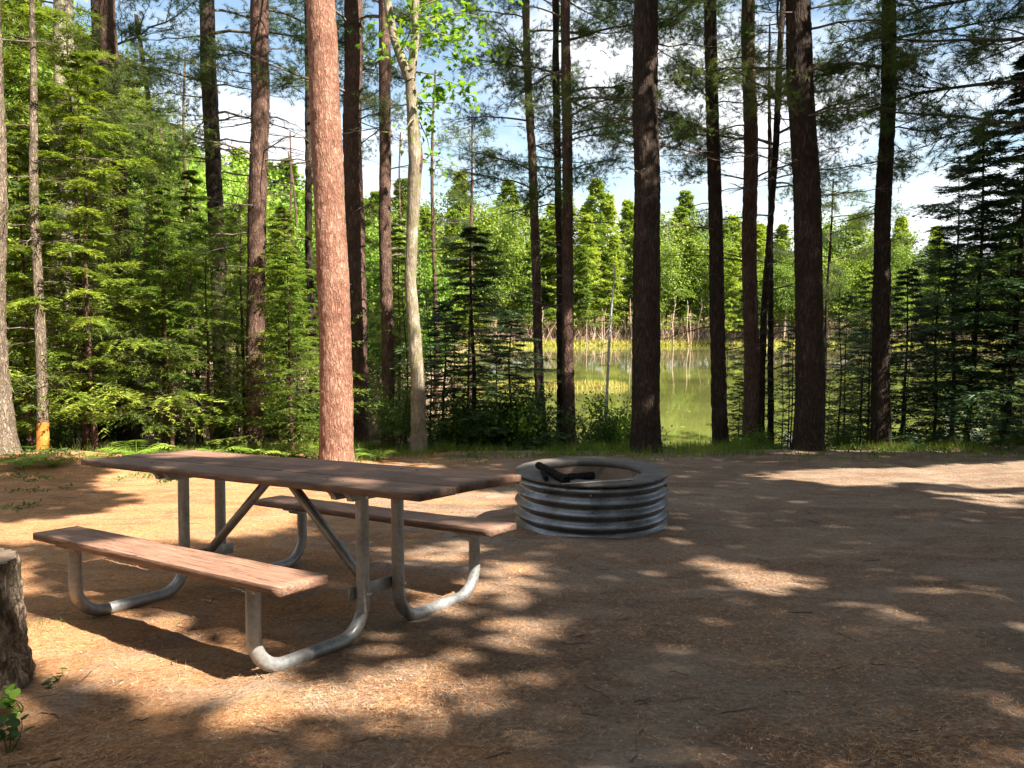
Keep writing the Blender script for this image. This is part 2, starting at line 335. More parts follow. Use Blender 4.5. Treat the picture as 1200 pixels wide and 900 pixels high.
# ------------------------------------------------------------------ terrain
WL = -1.78
nW = RM @ np.array([0, 0, 1.]); p0 = g2w([0, 0, 0]); PA, PB = -nW[0] / nW[2], -nW[1] / nW[2]; PC = p0[2] - PA * p0[0] - PB * p0[1]
def plane(x, y): return PC + PA * np.clip(x, -14, 14) + PB * np.clip(y, -25, 400)
def left_shore(y): return -.045 * y - .9 + (fbm(y * .09, 3.3, 0, 3, 5) - .45) * (2 + y * .05)
def far_shore(x): return 92 + (fbm(x * .035, 1.7, 0, 3, 9) - .45) * 14
def terrain(x, y, fine=True):
    x = np.asarray(x, float); y = np.asarray(y, float)
    yc = 12.35 + (fbm(x * .35, .3, 0, 2, 3) - .4) * 1.2
    pl = plane(x, y)
    pc = plane(x, yc)
    # lake side
    lake = np.where(y < yc, pl, pc + (WL - .7 - pc) * sstep(0, 5.5, y - yc)); lake = lake - .6 * sstep(20, 30, y)
    land = np.maximum(pl, -1.2) ; land = land + (fbm(x * .12, y * .12, 0, 3, 21) - .45) * 1.1 * sstep(13, 22, y) + .02 * np.clip(y - 40, 0, 300) * sstep(0, 30, left_shore(y) - x)
    k = sstep(-1.4, 1.4, left_shore(y) - x) * sstep(10, 13, y)
    z = lake * (1 - k) + land * k
    fs = far_shore(x); up = sstep(-3, 2.5, y - fs)
    far = WL + .15 + .045 * np.clip(y - fs, 0, 220) + (fbm(x * .06, y * .06, 0, 3, 31) - .4) * 1.5 * sstep(2, 20, y - fs)
    z = z * (1 - up) + np.maximum(far, z * 0 - 99) * up
    # reed spit in the pond
    sp = np.exp(-((y - 35.5) / 1.1) ** 2) * sstep(6.2, 4.6, x) * sstep(-6, -3, x); z = np.maximum(z, WL - .4 + .52 * sp)
    # right shore beyond the frame
    rs = sstep(78, 92, x); z = z * (1 - rs) + np.maximum(z, WL + .5) * rs
    if fine:
        camp = 1 - sstep(13, 18, y)
        z = z + camp * ((fbm(x * .8, y * .8, 0, 3, 41) - .44) * .07 + (fbm(x * 7, y * 7, 0, 2, 45) - .38) * .03)
        z = z + .22 * np.exp(-(((x + 6.6) / 1.5) ** 2 + ((y - 10.9) / 1.2) ** 2))      # root mound by the leftmost trunk
    return z
def grad_axis(lo, hi, step, n, ext):
    core = np.arange(lo, hi + step, step); g = np.geomspace(1, ext / step, n) * step
    g = np.cumsum(np.diff(np.concatenate([[0], g])) * 1.0)
    return np.concatenate([(lo - g)[::-1], core, hi + g])
xs = grad_axis(-9, 9, .07, 110, 2500); ys = grad_axis(1.2, 15, .07, 130, 2500)
X, Y = np.meshgrid(xs, ys, indexing='ij'); Z = terrain(X, Y)
nx, ny = len(xs), len(ys); I, J = np.meshgrid(np.arange(nx - 1), np.arange(ny - 1), indexing='ij'); a = (I * ny + J).ravel()
me = npmesh('ground', np.stack([X, Y, Z], -1).reshape(-1, 3), np.stack([a, a + ny, a + ny + 1, a + 1], -1), mats=[M['ground']], smooth=True)
tag(obj('ground', me), 'orange brown pine needle ground of the campsite sloping to the pond', kind='structure')
wv = np.array([[-60, 12.8, WL], [120, 12.8, WL], [120, 122, WL], [-60, 122, WL]]); me = npmesh('water', wv, [[0, 1, 2, 3]], mats=[M['water']])
tag(obj('pond_water', me), 'still pond reflecting green trees and sky', kind='structure')
def on_ground(px, py):
    r = ray(px, py); t = np.linspace(1, 60, 2400); P = CAM + r * t[:, None]; z = terrain(P[:, 0], P[:, 1], True); i = int(np.argmax(P[:, 2] < z)); return P[i] if i else P[-1]
def at(px, py, d): return CAM + ray(px, py) * d

# ------------------------------------------------------------------ picnic table
tx, ty, th = -1.242, 4.175, -.612
Tw = g2w([tx, ty, 0.0])
Rt = RM @ np.array([[math.cos(th), -math.sin(th), 0], [math.sin(th), math.cos(th), 0], [0, 0, 1]])
tab = thing('picnic_table', 'long picnic table with reddish brown plank top and benches on bent grey steel tube legs', 'picnic table')
tab.matrix_world = Matrix.Translation(Vector(Tw)) @ Matrix(Rt.tolist()).to_4x4()
def plank(name, l0, l1, m0, m1, ztop, tk, mat, seed, sag=0.0):
    # bevelled board subdivided along its length with slight warp and worn edges
    n = 34; ls = np.linspace(l0, l1, n); prof = []
    b = .004; w0, w1 = m0, m1; z0, z1 = ztop - tk, ztop
    pr = [(w0 + b, z0), (w1 - b, z0), (w1, z0 + b), (w1, z1 - b), (w1 - b * .4, z1 - b * .35), (w1 - b * 1.6, z1)] + [(w1 - (w1 - w0) * t, z1) for t in (.25, .5, .75)] + [(w0 + b * 1.6, z1), (w0 + b * .4, z1 - b * .35), (w0, z1 - b), (w0, z0 + b)]
    K = len(pr); V = []
    for i, l in enumerate(ls):
        for (m_, z_) in pr:
            c = fbm(l * 2.1 + seed, m_ * 6, z_ * 3, 2, seed); e = fbm(l * 16 + seed, m_ * 30, z_ * 40, 2, seed + 3)
            V.append((l, m_ + (e - .38) * .004, z_ + (c - .38) * .006 + (e - .38) * .003 - sag * (1 - ((l - (l0 + l1) / 2) / ((l1 - l0) / 2)) ** 2)))
    V = np.array(V); Q = []
    for i in range(n - 1):
        for k in range(K): Q.append([i * K + k, i * K + (k + 1) % K, (i + 1) * K + (k + 1) % K, (i + 1) * K + k])
    T = []
    c0 = len(V); V = np.vstack([V, [l0 - .003, (m0 + m1) / 2, ztop - tk / 2], [l1 + .003, (m0 + m1) / 2, ztop - tk / 2]])
    for k in range(K): T.append([c0, (k + 1) % K, k]); T.append([c0 + 1, (n - 1) * K + k, (n - 1) * K + (k + 1) % K])
    o = obj(name, npmesh(name, V, Q, T, [mat]), tab); return o
pw = .722 / 3
for i, mt in enumerate(('wood', 'wood3', 'wood2')):
    o = plank('tabletop_plank', -1.313 + (0, .003, -.002)[i], 1.313 + (0, -.003, .002)[i], -.361 + i * pw + .0055, -.361 + (i + 1) * pw - .0055, .76 + (0, .002, -.001)[i], .034, M[mt], 11 + i)
o = plank('bench_plank', -.985, .985, -.769, -.537, .434, .038, M['wood2'], 31); o['label'] = 'near bench board, worn and sunlit at its right end'
o = plank('bench_plank', -1.04, .930, .632, .866, .415, .038, M['wood'], 37); o['label'] = 'far bench board, partly hidden under the tabletop'
def bend_path(pts, r, n=9):
    P = [np.array(p, float) for p in pts]; out = [P[0]]
    for i in range(1, len(P) - 1):
        a = unit(P[i - 1] - P[i]); b = unit(P[i + 1] - P[i]); s = P[i] + a * r; e = P[i] + b * r
        for t in np.linspace(0, 1, n):
            # true quarter arc
            ang = t * math.pi / 2; out.append(P[i] + a * r * (1 - math.sin(ang)) + b * r * (1 - math.cos(ang)))
    out.append(P[-1]); return np.array(out)
def resample(P, step):
    d = np.concatenate([[0], np.cumsum(np.linalg.norm(np.diff(P, axis=0), axis=1))]); s = np.arange(0, d[-1], step); s = np.append(s, d[-1])
    return np.stack([np.interp(s, d, P[:, k]) for k in range(3)], 1)
TR = .031
def tube_obj(name, P, r, mat, n=18, parent=tab):
    P = np.asarray(P, float); V, Q = tubes(P, np.full(len(P), r), n)
    k = len(P); mb = MB().add(V, Q); 
    for e in (0, k - 1):
        c = P[e]; mb.add(np.vstack([V[e * n:(e + 1) * n], c]), None, [[i, (i + 1) % n, n] if e else [(i + 1) % n, i, n] for i in range(n)])
    return obj(name, mb.mesh(name, [mat], True), parent)
for L in (.715, -.715):
    for (mleg, mpost, zb) in ((-.69, -.083, .388), (.765, .154, .368)):
        P = bend_path([(L, mleg, zb), (L, mleg, TR - .006), (L, mpost, TR - .006), (L, mpost, .726)], .15)
        tube_obj('leg', resample(P, .03), TR, M['galv'])
        # bench bracket: small channel under the seat
    # cleats under the top and under the benches (with rounded ends)
    def cleat(name, m0, m1, ztop, h, w, l):
        a = np.linspace(0, math.pi / 2, 6); r = h * .95
        out = [(m0, ztop), (m0, ztop - .008)] + [(m0 + r * math.sin(t) * 1.6, ztop - .008 - (h - .008) * (1 - math.cos(t))) for t in a[1:]]
        out += [(m1 - r * math.sin(t) * 1.6, ztop - .008 - (h - .008) * (1 - math.cos(t))) for t in a[::-1][:-1]] + [(m1, ztop - .008), (m1, ztop)]
        K = len(out); V = [(l - w / 2, m, z) for m, z in out] + [(l + w / 2, m, z) for m, z in out]
        Q = [[k, (k + 1) % K, K + (k + 1) % K, K + k] for k in range(K)]
        me = bpy.data.meshes.new(name); me.from_pydata(V, [], Q + [list(range(K))[::-1], list(range(K, 2 * K))]); me.materials.append(M['bark_dark'] if 0 else M['galv']); me.update(); return obj(name, me, tab)
    for dl in (-.052, .052): cleat('top_support', -.30, .33, .7245, .06, .035, L + dl)
    cleat('bench_support', -.765, -.55, .3945, .035, .09, L); cleat('bench_support', .645, .86, .3755, .035, .09, L)
    # low cross plate joining the two posts
    V, Q, T = box((L - math.copysign(.040, L), .036, .215), (.012, .34, .06), .002); o = obj('cross_plate', MB().add(V, Q, T).mesh('cross_plate', [M['galv']]), tab)
    for m_ in (-.083, .154):
        for sgn in (-1, 1):
            V, Q = tubes(np.array([[L + sgn * .03, m_, .215], [L + sgn * .046, m_, .215], [L + sgn * .047, m_, .215]]), np.array([.011, .011, .0005]), 6)
            obj('bolt', MB().add(V, Q).mesh('bolt', [M['bolt']]), tab)
    # diagonal brace: angle iron from mid underside of the top down to the cross plate
    s = math.copysign(1, L); A = np.array([L - s * .05, .036, .20]); B = np.array([s * .045, .036, .712]); d = unit(B - A); side = np.array([0, 1., 0]); nn = np.cross(d, side)
    mb = MB()
    for (u, v) in ((side * .017, nn * .003), (nn * .017, side * .003)):
        c = [A + a_ * u + b_ * v for a_, b_ in ((-1, -1), (1, -1), (1, 1), (-1, 1))]; e = [B + a_ * u + b_ * v for a_, b_ in ((-1, -1), (1, -1), (1, 1), (-1, 1))]
        if u is not side * .022 and abs(u[1]) < 1e-6:
            off = side * -.014 + nn * .017; c = [q + off for q in c]; e = [q + off for q in e]
        mb.add(np.array(c + e), [[0, 1, 5, 4], [1, 2, 6, 5], [2, 3, 7, 6], [3, 0, 4, 7], [3, 2, 1, 0], [4, 5, 6, 7]])
    obj('diagonal_brace', mb.mesh('diagonal_brace', [M['galv']]), tab)
# bolt heads on the planks
mbm = None
for L in (-.715, .715):
    for dl in (-.052, .052):
        for i in range(3):
            V, Q = tubes(np.array([[L + dl, -.24 + i * pw, .756], [L + dl, -.24 + i * pw, .7625], [L + dl, -.24 + i * pw, .763]]), np.array([.009, .009, .0005]), 8)
            obj('bolt', MB().add(V, Q).mesh('bolt', [M['rim']]), tab)

# ------------------------------------------------------------------ fire ring
D = 6.52; fr = np.array([(694 - 600) / F * D, D]); fz = float(terrain(fr[0], fr[1]))
ftop = CAMZ - .2135 * 5.89 + .005; RH = ftop - (fz - .04); RO = .615
ring = thing('fire_ring', 'round campfire ring of ribbed galvanised steel with a flat sooty rim', 'fire ring', (fr[0], fr[1], fz - .04))
n = 128; zz = np.linspace(0, RH, 91); nr = 5.0
prof = RO + .016 * np.cos((zz / RH) * 2 * np.pi * nr + math.pi * .9) * (1 - .0 * zz)
ang = np.arange(n) / n * 2 * np.pi
dent = 1 + .014 * (vn(np.cos(ang) * 2 + 5, np.sin(ang) * 2, 0, 4) - .5)
V = np.stack([(prof[:, None] * dent) * np.cos(ang), (prof[:, None] * dent) * np.sin(ang), zz[:, None] + 0 * ang], -1).reshape(-1, 3)
def gridq(K, n): 
    k, i = np.meshgrid(np.arange(K - 1), np.arange(n), indexing='ij'); j = (i + 1) % n; return np.stack([k * n + i, k * n + j, (k + 1) * n + j, (k + 1) * n + i], -1).reshape(-1, 4)
obj('corrugated_wall', npmesh('corrugated_wall', V, gridq(len(zz), n), mats=[M['steel']], smooth=True), ring)
# rim: thick annulus with rounded lips
rp = [(RO + .012, RH - .004), (RO + .020, RH + .002), (RO + .018, RH + .012), (RO + .004, RH + .016), (RO - .08, RH + .018), (.435, RH + .017), (.417, RH + .011), (.410, RH - .002), (.410, RH - .03), (.418, RH - .035), (RO - .004, RH - .008)]
R_ = np.array([p[0] for p in rp]); Zr = np.array([p[1] for p in rp]); wob = (vn(np.cos(ang) * 6 + 9, np.sin(ang) * 6, 0, 8) - .5) * .008
V = np.stack([(R_[:, None] + wob * .6) * np.cos(ang), (R_[:, None] + wob * .6) * np.sin(ang), Zr[:, None] + wob], -1).reshape(-1, 3)
V = np.vstack([V]); Q = gridq(len(rp), n); a = np.arange(n); Q = np.vstack([Q, np.stack([(len(rp) - 1) * n + a, (len(rp) - 1) * n + (a + 1) % n, (a + 1) % n, a], -1)])
obj('rim', npmesh('rim', V, Q, mats=[M['rim']], smooth=True), ring)
zi = np.linspace(.0, RH - .012, 12); V = np.stack([(.414 + 0 * zi[:, None] + wob * .5) * np.cos(ang), (.414 + wob * .5) * np.sin(ang) + 0 * zi[:, None], zi[:, None] + 0 * ang], -1).reshape(-1, 3)
obj('inner_liner', npmesh('inner_liner', V, gridq(12, n)[:, ::-1], mats=[M['liner']], smooth=True), ring)
rr = np.linspace(0.01, .412, 16); V = np.stack([rr[:, None] * np.cos(ang), rr[:, None] * np.sin(ang), .10 + .06 * fbm(rr[:, None] * np.cos(ang) * 9, rr[:, None] * np.sin(ang) * 9, 0, 3, 2)], -1).reshape(-1, 3)
obj('ash_bed', npmesh('ash_bed', V, gridq(16, n)[:, ::-1], mats=[M['ash']], smooth=True), ring)
for k in range(10):        # bolt heads round the wall
    a = k * .63 + .2; p = np.array([math.cos(a), math.sin(a), 0]); V, Q = tubes(np.array([p * (RO - .01) + [0, 0, RH * .86], p * (RO + .018) + [0, 0, RH * .86], p * (RO + .0185) + [0, 0, RH * .86]]), np.array([.009, .009, .0005]), 6)
    obj('bolt', MB().add(V, Q).mesh('bolt', [M['rim']]), ring)
def rough_log(P, r, mat, n=14, amp=.25, seed=1, endm=None):
    P = resample(np.asarray(P, float), .012); K = len(P); V, Q = tubes(P, np.full(K, r), n)
    V3 = V.reshape(K, n, 3); c = P[:, None, :]; dis = 1 + amp * (fbm(V3[..., 0] * 28, V3[..., 1] * 28, V3[..., 2] * 28, 3, seed) - .42) * 2
    V3 = c + (V3 - c) * dis[..., None]; V = V3.reshape(-1, 3); mb = MB().add(V, Q)
    for e in (0, K - 1): mb.add(np.vstack([V[e * n:(e + 1) * n], P[e] + (P[e] - P[e - 1 if e else 1]) * .2]), None, [[i, (i + 1) % n, n] if e else [(i + 1) % n, i, n] for i in range(n)])
    return mb.mesh('log', [mat], True)
def hitz(px, py, z):
    r = ray(px, py); t = (z - CAMZ) / r[2]; return CAM + r * t
zt = ftop + .018
def logt(name, label, cat, pa, pb, za, zb, r, mat, seed, group=None, mid=None):
    A = hitz(*pa, za); B = hitz(*pb, zb); pts = [A, B] if mid is None else [A, hitz(*mid[:2], mid[2]), B]
    base = A.copy(); me = rough_log([p - base for p in pts], r, mat, seed=seed); o = obj(name, me, None, base); return tag(o, label, cat, group)
logt('charred_log', 'charred black log leaning over the left rim of the fire ring', 'log', (631, 545), (664, 563), zt + .045, zt + .03, .030, M['char'], 3)
logt('charred_log', 'shorter charred black log lying inside the fire ring behind the leaning one', 'log', (660, 561), (694, 558), zt + .012, zt - .01, .036, M['char'], 5)
logt('charred_log', 'small burnt black chunk on the left rim under the leaning log', 'log', (640, 561), (636, 552), zt + .022, zt + .022, .019, M['char'], 8)
logt('stick', 'thin pale stick lying across the front lip of the fire ring', 'stick', (659, 567), (741, 562), zt + .006, zt + .006, .0045, M['stick'], 6, mid=(700, 564.5, zt + .012))

# ------------------------------------------------------------------ trunks
def trunk_mesh(axis, radii, n=32, step=.07, bark=.03, flare=.5, seed=1, mat=None, top_cut=False, flare_h=.5, lobes=5, mat2=None, z2=0, plate=(26, 26, 7)):
    """axis: list of points (local), radii at them; bark plates modelled as displacement"""
    axis = np.asarray(axis, float); d = np.concatenate([[0], np.cumsum(np.linalg.norm(np.diff(axis, axis=0), axis=1))])
    near = np.arange(0, min(d[-1], 7.5), step); rest = np.arange(min(d[-1], 7.5), d[-1], step * 5); s = np.unique(np.concatenate([near, rest, [d[-1]]]))
    P = np.stack([np.interp(s, d, axis[:, k]) for k in range(3)], 1); R = np.interp(s, d, radii)
    P = P + np.stack([(vn(s * .5, seed, 0, 3) - .5) * .07, (vn(s * .5, seed + 9, 0, 4) - .5) * .05, 0 * s], 1) * np.minimum(s, 1)[:, None]
    K = len(P); a = np.arange(n) / n * 2 * np.pi; ca, sa = np.cos(a), np.sin(a)
    X = P[:, 0:1] + 0 * ca; Zz = P[:, 2:3] + 0 * ca
    fl = 1 + flare * np.exp(-s / flare_h * 1.6)[:, None] * (.6 + .6 * vn(ca * lobes * .35 + 7, sa * lobes * .35, seed, seed)[None, :])
    r = R[:, None] * fl
    px_, py_ = ca[None, :] * R.mean(), sa[None, :] * R.mean()
    br = fbm(px_ * plate[0] + 3, py_ * plate[1], s[:, None] * plate[2] + seed, 2, seed); rid = np.clip(np.abs(br - .40) * 9, 0, 1)
    r = r * (1 + (vn(px_ * 5, py_ * 5, s[:, None] * 1.1, seed + 5) - .5) * .10) + bark * (rid - .7) + bark * .6 * (vn(px_ * 60, py_ * 60, s[:, None] * 24, seed) - .5)
    r[-1] = np.maximum(r[-1], .002)
    V = np.stack([P[:, 0:1] + r * ca, P[:, 1:2] + r * sa, P[:, 2:3] + 0 * ca], -1).reshape(-1, 3); Q = gridq(K, n)
    mb = MB(); mq = 0
    if mat2 is not None:
        zc = V[Q].mean(1)[:, 2]; mb.add(V, Q[zc > z2], m=0); mb.Q.append(Q[zc <= z2]); mb.mq.append(np.full((zc <= z2).sum(), 1))
    else: mb.add(V, Q)
    if top_cut: mb.add(np.vstack([V[-n:], P[-1] + [0, 0, .004]]), None, [[i, (i + 1) % n, n] for i in range(n)], m=(1 if mat2 is None else 2))
    return mb.mesh('trunk', [mat] + ([mat2] if mat2 is not None else []) + ([M['cut']] if top_cut else []), True)

def branch_mesh(L, r, seed, up=.0, droop=.12, forks=5, mat=None, wig=.06):
    """bare branch along +X with forks"""
    g = np.random.default_rng(seed); K = 9; t = np.linspace(0, 1, K)
    P = np.stack([L * t, np.cumsum(g.normal(0, wig * L / K * 2, K)), L * (up * t - droop * t * t) + np.cumsum(g.normal(0, wig * L / K * 1.6, K))], 1); P[0, 1:] = 0
    mb = MB(); V, Q = tubes(P, r * (1 - .82 * t), 5); mb.add(V, Q); tips = [(P[-1], unit(P[-1] - P[-2]))]
    for i in range(forks):
        tt = g.uniform(.25, .92); k = int(tt * (K - 1)); b = P[k]; sd = g.choice([-1, 1]); ln = L * g.uniform(.2, .45) * (1.1 - tt * .6)
        dr = unit(np.array([1, sd * g.uniform(.4, 1.2), g.uniform(-.5, .45)])); t2 = np.linspace(0, 1, 5)
        P2 = b + dr * ln * t2[:, None] + np.array([0, 0, 1.]) * (t2 ** 2)[:, None] * ln * g.uniform(-.25, .2) + g.normal(0, .02 * ln, (5, 3)) * t2[:, None]
        V, Q = tubes(P2, r * .5 * (1 - tt * .5) * (1 - .8 * t2), 4); mb.add(V, Q); tips.append((P2[-1], unit(P2[-1] - P2[-2]))); tips.append((P2[2], dr))
        if ln > .35:
            for q in range(3):
                b2 = P2[1 + q]; d3 = unit(dr + g.normal(0, .6, 3)); t3 = np.linspace(0, 1, 3); P3 = b2 + d3 * ln * .35 * t3[:, None]; V, Q = tubes(P3, r * .22 * (1 - .7 * t3), 3); mb.add(V, Q); tips.append((P3[-1], d3))
    return mb, tips
def tufts(pos, dirs, g, nn=16, L=.11, Wd=.008, spread=1.0):
    pos = np.repeat(np.asarray(pos), nn, 0); dirs = np.repeat(np.asarray(dirs), nn, 0); n_ = len(pos)
    d = unit(dirs + g.normal(0, .62 * spread, (n_, 3))); base = pos - unit(dirs) * g.uniform(0, .12, (n_, 1))
    return blades(base, d, g.normal(0, 1, (n_, 3)), g.uniform(.7, 1.15, n_) * L, Wd, quad=False)
DEAD = []
for i in range(6):
    mb, _ = branch_mesh(1.5, .017, 100 + i, up=random.uniform(-.1, .15), droop=.1, forks=4 + i % 3); DEAD.append(mb.mesh('dead_branch', [M['twig']]))
LIVE = []
for i in range(6):
    g = np.random.default_rng(300 + i); mb, tips = branch_mesh(2.6, .026, 200 + i, up=.18, droop=(.28, .1)[i % 2], forks=9, wig=.05)
    P = np.array([t[0] for t in tips]); Dd = np.array([t[1] for t in tips]); ex = [P]; ed = [Dd]
    for q in range(5): ex.append(P + g.normal(0, .13, P.shape)); ed.append(unit(Dd + g.normal(0, .5, P.shape) + [0, 0, .3]))
    P = np.concatenate(ex); Dd = np.concatenate(ed)
    V, T = tufts(P, Dd, g, 26, .10, .0055); mb.add(V, None, T, m=1); LIVE.append(mb.mesh('live_branch', [M['twig'], M['pine']]))

def add_branches(root, axis_fn, zlo, zhi, nd, seed, sc=(.5, 1.1), live=False, bend=None, azr=None):
    g = random.Random(seed)
    for i in range(nd):
        z = zlo + (zhi - zlo) * (i + g.random()) / nd; p = axis_fn(z); az = g.uniform(0, 2 * math.pi) if azr is None else g.uniform(*azr)
        me = g.choice(LIVE if live else DEAD)
        o = obj('branch', me, root, tuple(p), (0, g.uniform(-.25, .12) if not live else g.uniform(-.2, .15), az), g.uniform(*sc))
    return
def make_tree(name, label, cat, base_px, top_px, wb, wt, mat, d=None, H=16, flare=.35, bark=.018, n=28, group=None, seed=1, dead=(2.0, 7, 8), live=None, cuts=None, sink=.15, step=.07, curve=None, sc=(.5, 1.1), **kw):
    if d is None: P = on_ground(*base_px); d = P @ FW - CAM @ FW
    P0 = at(base_px[0], base_px[1], d); gz = float(terrain(P0[0], P0[1])); b = np.array([P0[0], P0[1], gz])
    tp = at(top_px[0], top_px[1], d); lean = (tp - P0)[:2] / max(tp[2] - P0[2], 1e-3)
    r0_, r1_ = wb / 2 / F * d, wt / 2 / F * d; ztop = tp[2] - gz
    Hh = H
    if H < ztop + .5: zs = np.array([-sink, 0, H * .7, H]); rs = np.array([r0_, r0_, r1_, .012])
    else: zs = np.array([-sink, 0, ztop * .33, ztop * .66, ztop, H]); rs = np.array([r0_, r0_, r0_ * .67 + r1_ * .33, r0_ * .33 + r1_ * .67, r1_, .03])
    off = np.zeros(len(zs)) if curve is None else np.interp(zs / ztop, [c[0] for c in curve], [c[1] / F * d for c in curve])
    ax = np.stack([lean[0] * np.maximum(zs, 0) + off, lean[1] * np.maximum(zs, 0), zs], 1)
    root = thing(name, label, cat, tuple(b), group=group)
    if curve is not None:
        zc = np.linspace(-sink, H, 24); ax2 = np.stack([lean[0] * np.maximum(zc, 0) + np.interp(zc / ztop, [c[0] for c in curve], [c[1] / F * d for c in curve]), lean[1] * np.maximum(zc, 0), zc], 1); rr_ = np.interp(zc, zs, rs); 
    else: ax2, rr_ = ax, rs
    me = trunk_mesh(ax2, rr_, n=n, bark=bark, flare=flare, seed=seed, mat=mat, step=step, **kw); obj('trunk', me, root)
    fn = lambda z: np.array([np.interp(z, ax2[:, 2], ax2[:, k]) for k in range(3)])
    if dead: add_branches(root, fn, dead[0], dead[1], dead[2], seed, sc)
    if live: add_branches(root, fn, live[0], live[1], live[2], seed + 50, live[3] if len(live) > 3 else (.8, 1.3), live=True, azr=live[4] if len(live) > 4 else None)
    if live and d > 12.3 and H > 11:
        add_branches(root, fn, 1.22 + .27 * d, 1.22 + .43 * d, 3, seed + 90, (.45, 1.05), live=True)
    return root, fn, d
B = M
make_tree('pine_tree', 'large grey brown pine trunk with flared mossy base at the left edge', 'tree', (-9, 541), (-16, 0), 38, 28, B['bark_gray'], d=11.2, H=15, flare=1.1, bark=.03, n=48, seed=3, flare_h=.7, dead=(2.5, 6, 5), live=(8.5, 12, 6))
make_tree('pine_tree', 'big red pine trunk in full sun just behind the picnic table', 'tree', (394, 541), (375, 0), 38.5, 33, B['bark_red'], H=17, flare=.22, bark=.013, n=64, seed=5, dead=None, live=(9, 15, 12), step=.045, curve=[(0, 0), (.5, 3), (1, 0), (3, 0)])
make_tree('pine_tree', 'pale mottled trunk standing among the spruces at far left', 'tree', (70, 508), (72, 0), 25, 21, B['bark_pale'], d=14, H=15, seed=7, dead=(1.5, 6, 10), live=(7, 13, 8), curve=[(0, 0), (.3, -6), (.6, 4), (1, 0), (3, 0)])
make_tree('pine_tree', 'dark brown pine trunk between the pale trunk and the sunlit spruces', 'tree', (151, 500), (126, 0), 22, 18, B['bark_brown'], d=15, H=15, seed=8, dead=(1.5, 7, 12), live=(7, 13, 8))
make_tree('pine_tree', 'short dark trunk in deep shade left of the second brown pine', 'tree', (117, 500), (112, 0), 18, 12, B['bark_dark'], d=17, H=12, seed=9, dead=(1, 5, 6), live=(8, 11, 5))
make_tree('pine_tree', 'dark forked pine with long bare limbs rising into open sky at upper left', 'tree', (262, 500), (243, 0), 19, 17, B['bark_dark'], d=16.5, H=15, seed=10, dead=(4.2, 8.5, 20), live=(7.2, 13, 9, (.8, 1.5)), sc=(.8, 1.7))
make_tree('pine_tree', 'reddish brown pine trunk second left of the big red pine', 'tree', (298, 510), (304, 0), 20, 21, B['bark_brown'], d=14, H=15, seed=12, dead=(3, 7, 14), live=(7.2, 12, 8))
make_tree('pine_tree', 'slim dark trunk mostly hidden behind the big red pine', 'tree', (366, 505), (361, 0), 9, 7, B['bark_dark'], d=15.5, H=12, seed=13, dead=(2, 6, 8))
make_tree('pine_tree', 'thick dark trunk just right of the big red pine', 'tree', (419, 500), (412, 0), 23, 21, B['bark_brown'], d=15.5, H=15, seed=14, dead=(3, 7, 9), live=(6.5, 12, 10))
make_tree('pine_tree', 'narrow brown trunk left of the pale maple', 'tree', (455, 508), (448, 0), 15, 13, B['bark_brown'], d=14.8, H=15, seed=15, dead=(3, 7, 8), live=(7, 12, 8))
make_tree('pine_tree', 'thin distant pine with a feathery top against the clouds right of the maple', 'tree', (551, 480), (554, 60), 7, 3.5, B['bark_brown'], d=24, H=9.6, seed=16, dead=(3, 7, 6), live=(5.2, 9.3, 15, (.35, .6)), flare=.1, n=16)
make_tree('pine_tree', 'slender pine leaning left, left of the close pair by the pond', 'tree', (638, 485), (619, 0), 12, 8.5, B['bark_brown'], d=15.5, H=14, seed=17, dead=(3, 7, 12), live=(5.2, 12, 13, (.5, 1.0)), n=20)
make_tree('pine_tree', 'thin dark pine, left one of the close pair by the pond', 'tree', (657, 495), (652, 0), 8.5, 8, B['bark_dark'], d=15.3, H=14, seed=18, dead=(3, 7, 8), live=(6.8, 12, 8), n=20)
make_tree('pine_tree', 'brown pine, thicker right one of the close pair by the pond', 'tree', (668, 495), (662, 0), 15, 11, B['bark_brown'], d=14.6, H=15, seed=19, dead=(2.6, 7, 12), live=(5.0, 12, 13, (.5, 1.0)), n=24)
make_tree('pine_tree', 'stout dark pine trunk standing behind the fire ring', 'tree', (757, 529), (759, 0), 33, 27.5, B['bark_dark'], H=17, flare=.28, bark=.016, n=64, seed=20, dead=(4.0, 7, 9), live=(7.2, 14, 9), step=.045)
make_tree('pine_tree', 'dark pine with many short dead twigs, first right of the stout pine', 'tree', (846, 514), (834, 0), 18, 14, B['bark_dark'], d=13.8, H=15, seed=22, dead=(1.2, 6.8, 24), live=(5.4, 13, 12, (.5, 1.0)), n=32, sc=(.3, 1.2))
make_tree('pine_tree', 'dark pine with a paler top, second right of the stout pine', 'tree', (881, 508), (878, 0), 18, 15, B['bark_brown'], d=14.5, H=15, seed=23, dead=(3.0, 7, 14), live=(5.0, 13, 13, (.5, 1.0)), n=32, sc=(.3, 1.1))
make_tree('pine_tree', 'thin crooked dark trunk left of the thickest right hand pine', 'tree', (893, 505), (917, 0), 8, 7, B['bark_dark'], d=15, H=12, seed=24, dead=(2.5, 7, 9), live=(5.6, 11, 8), n=16, curve=[(0, 0), (.35, -5), (.7, 1), (1, 0), (3, 0)])
make_tree('pine_tree', 'thin straight dark trunk close beside the crooked one', 'tree', (906, 505), (903, 0), 8, 5, B['bark_dark'], d=15.6, H=9, seed=25, dead=(2, 5, 6), live=(5.0, 8.5, 7, (.5, .8)), n=16)
make_tree('pine_tree', 'thickest dark pine trunk right of the pond view', 'tree', (948, 526), (937, 0), 33, 28, B['bark_dark'], d=12.6, H=17, flare=.3, bark=.016, n=64, seed=26, dead=(3.5, 7, 8), live=(6.3, 14, 9), step=.045, curve=[(0, 0), (.6, 2), (1, 0), (3, 0)])
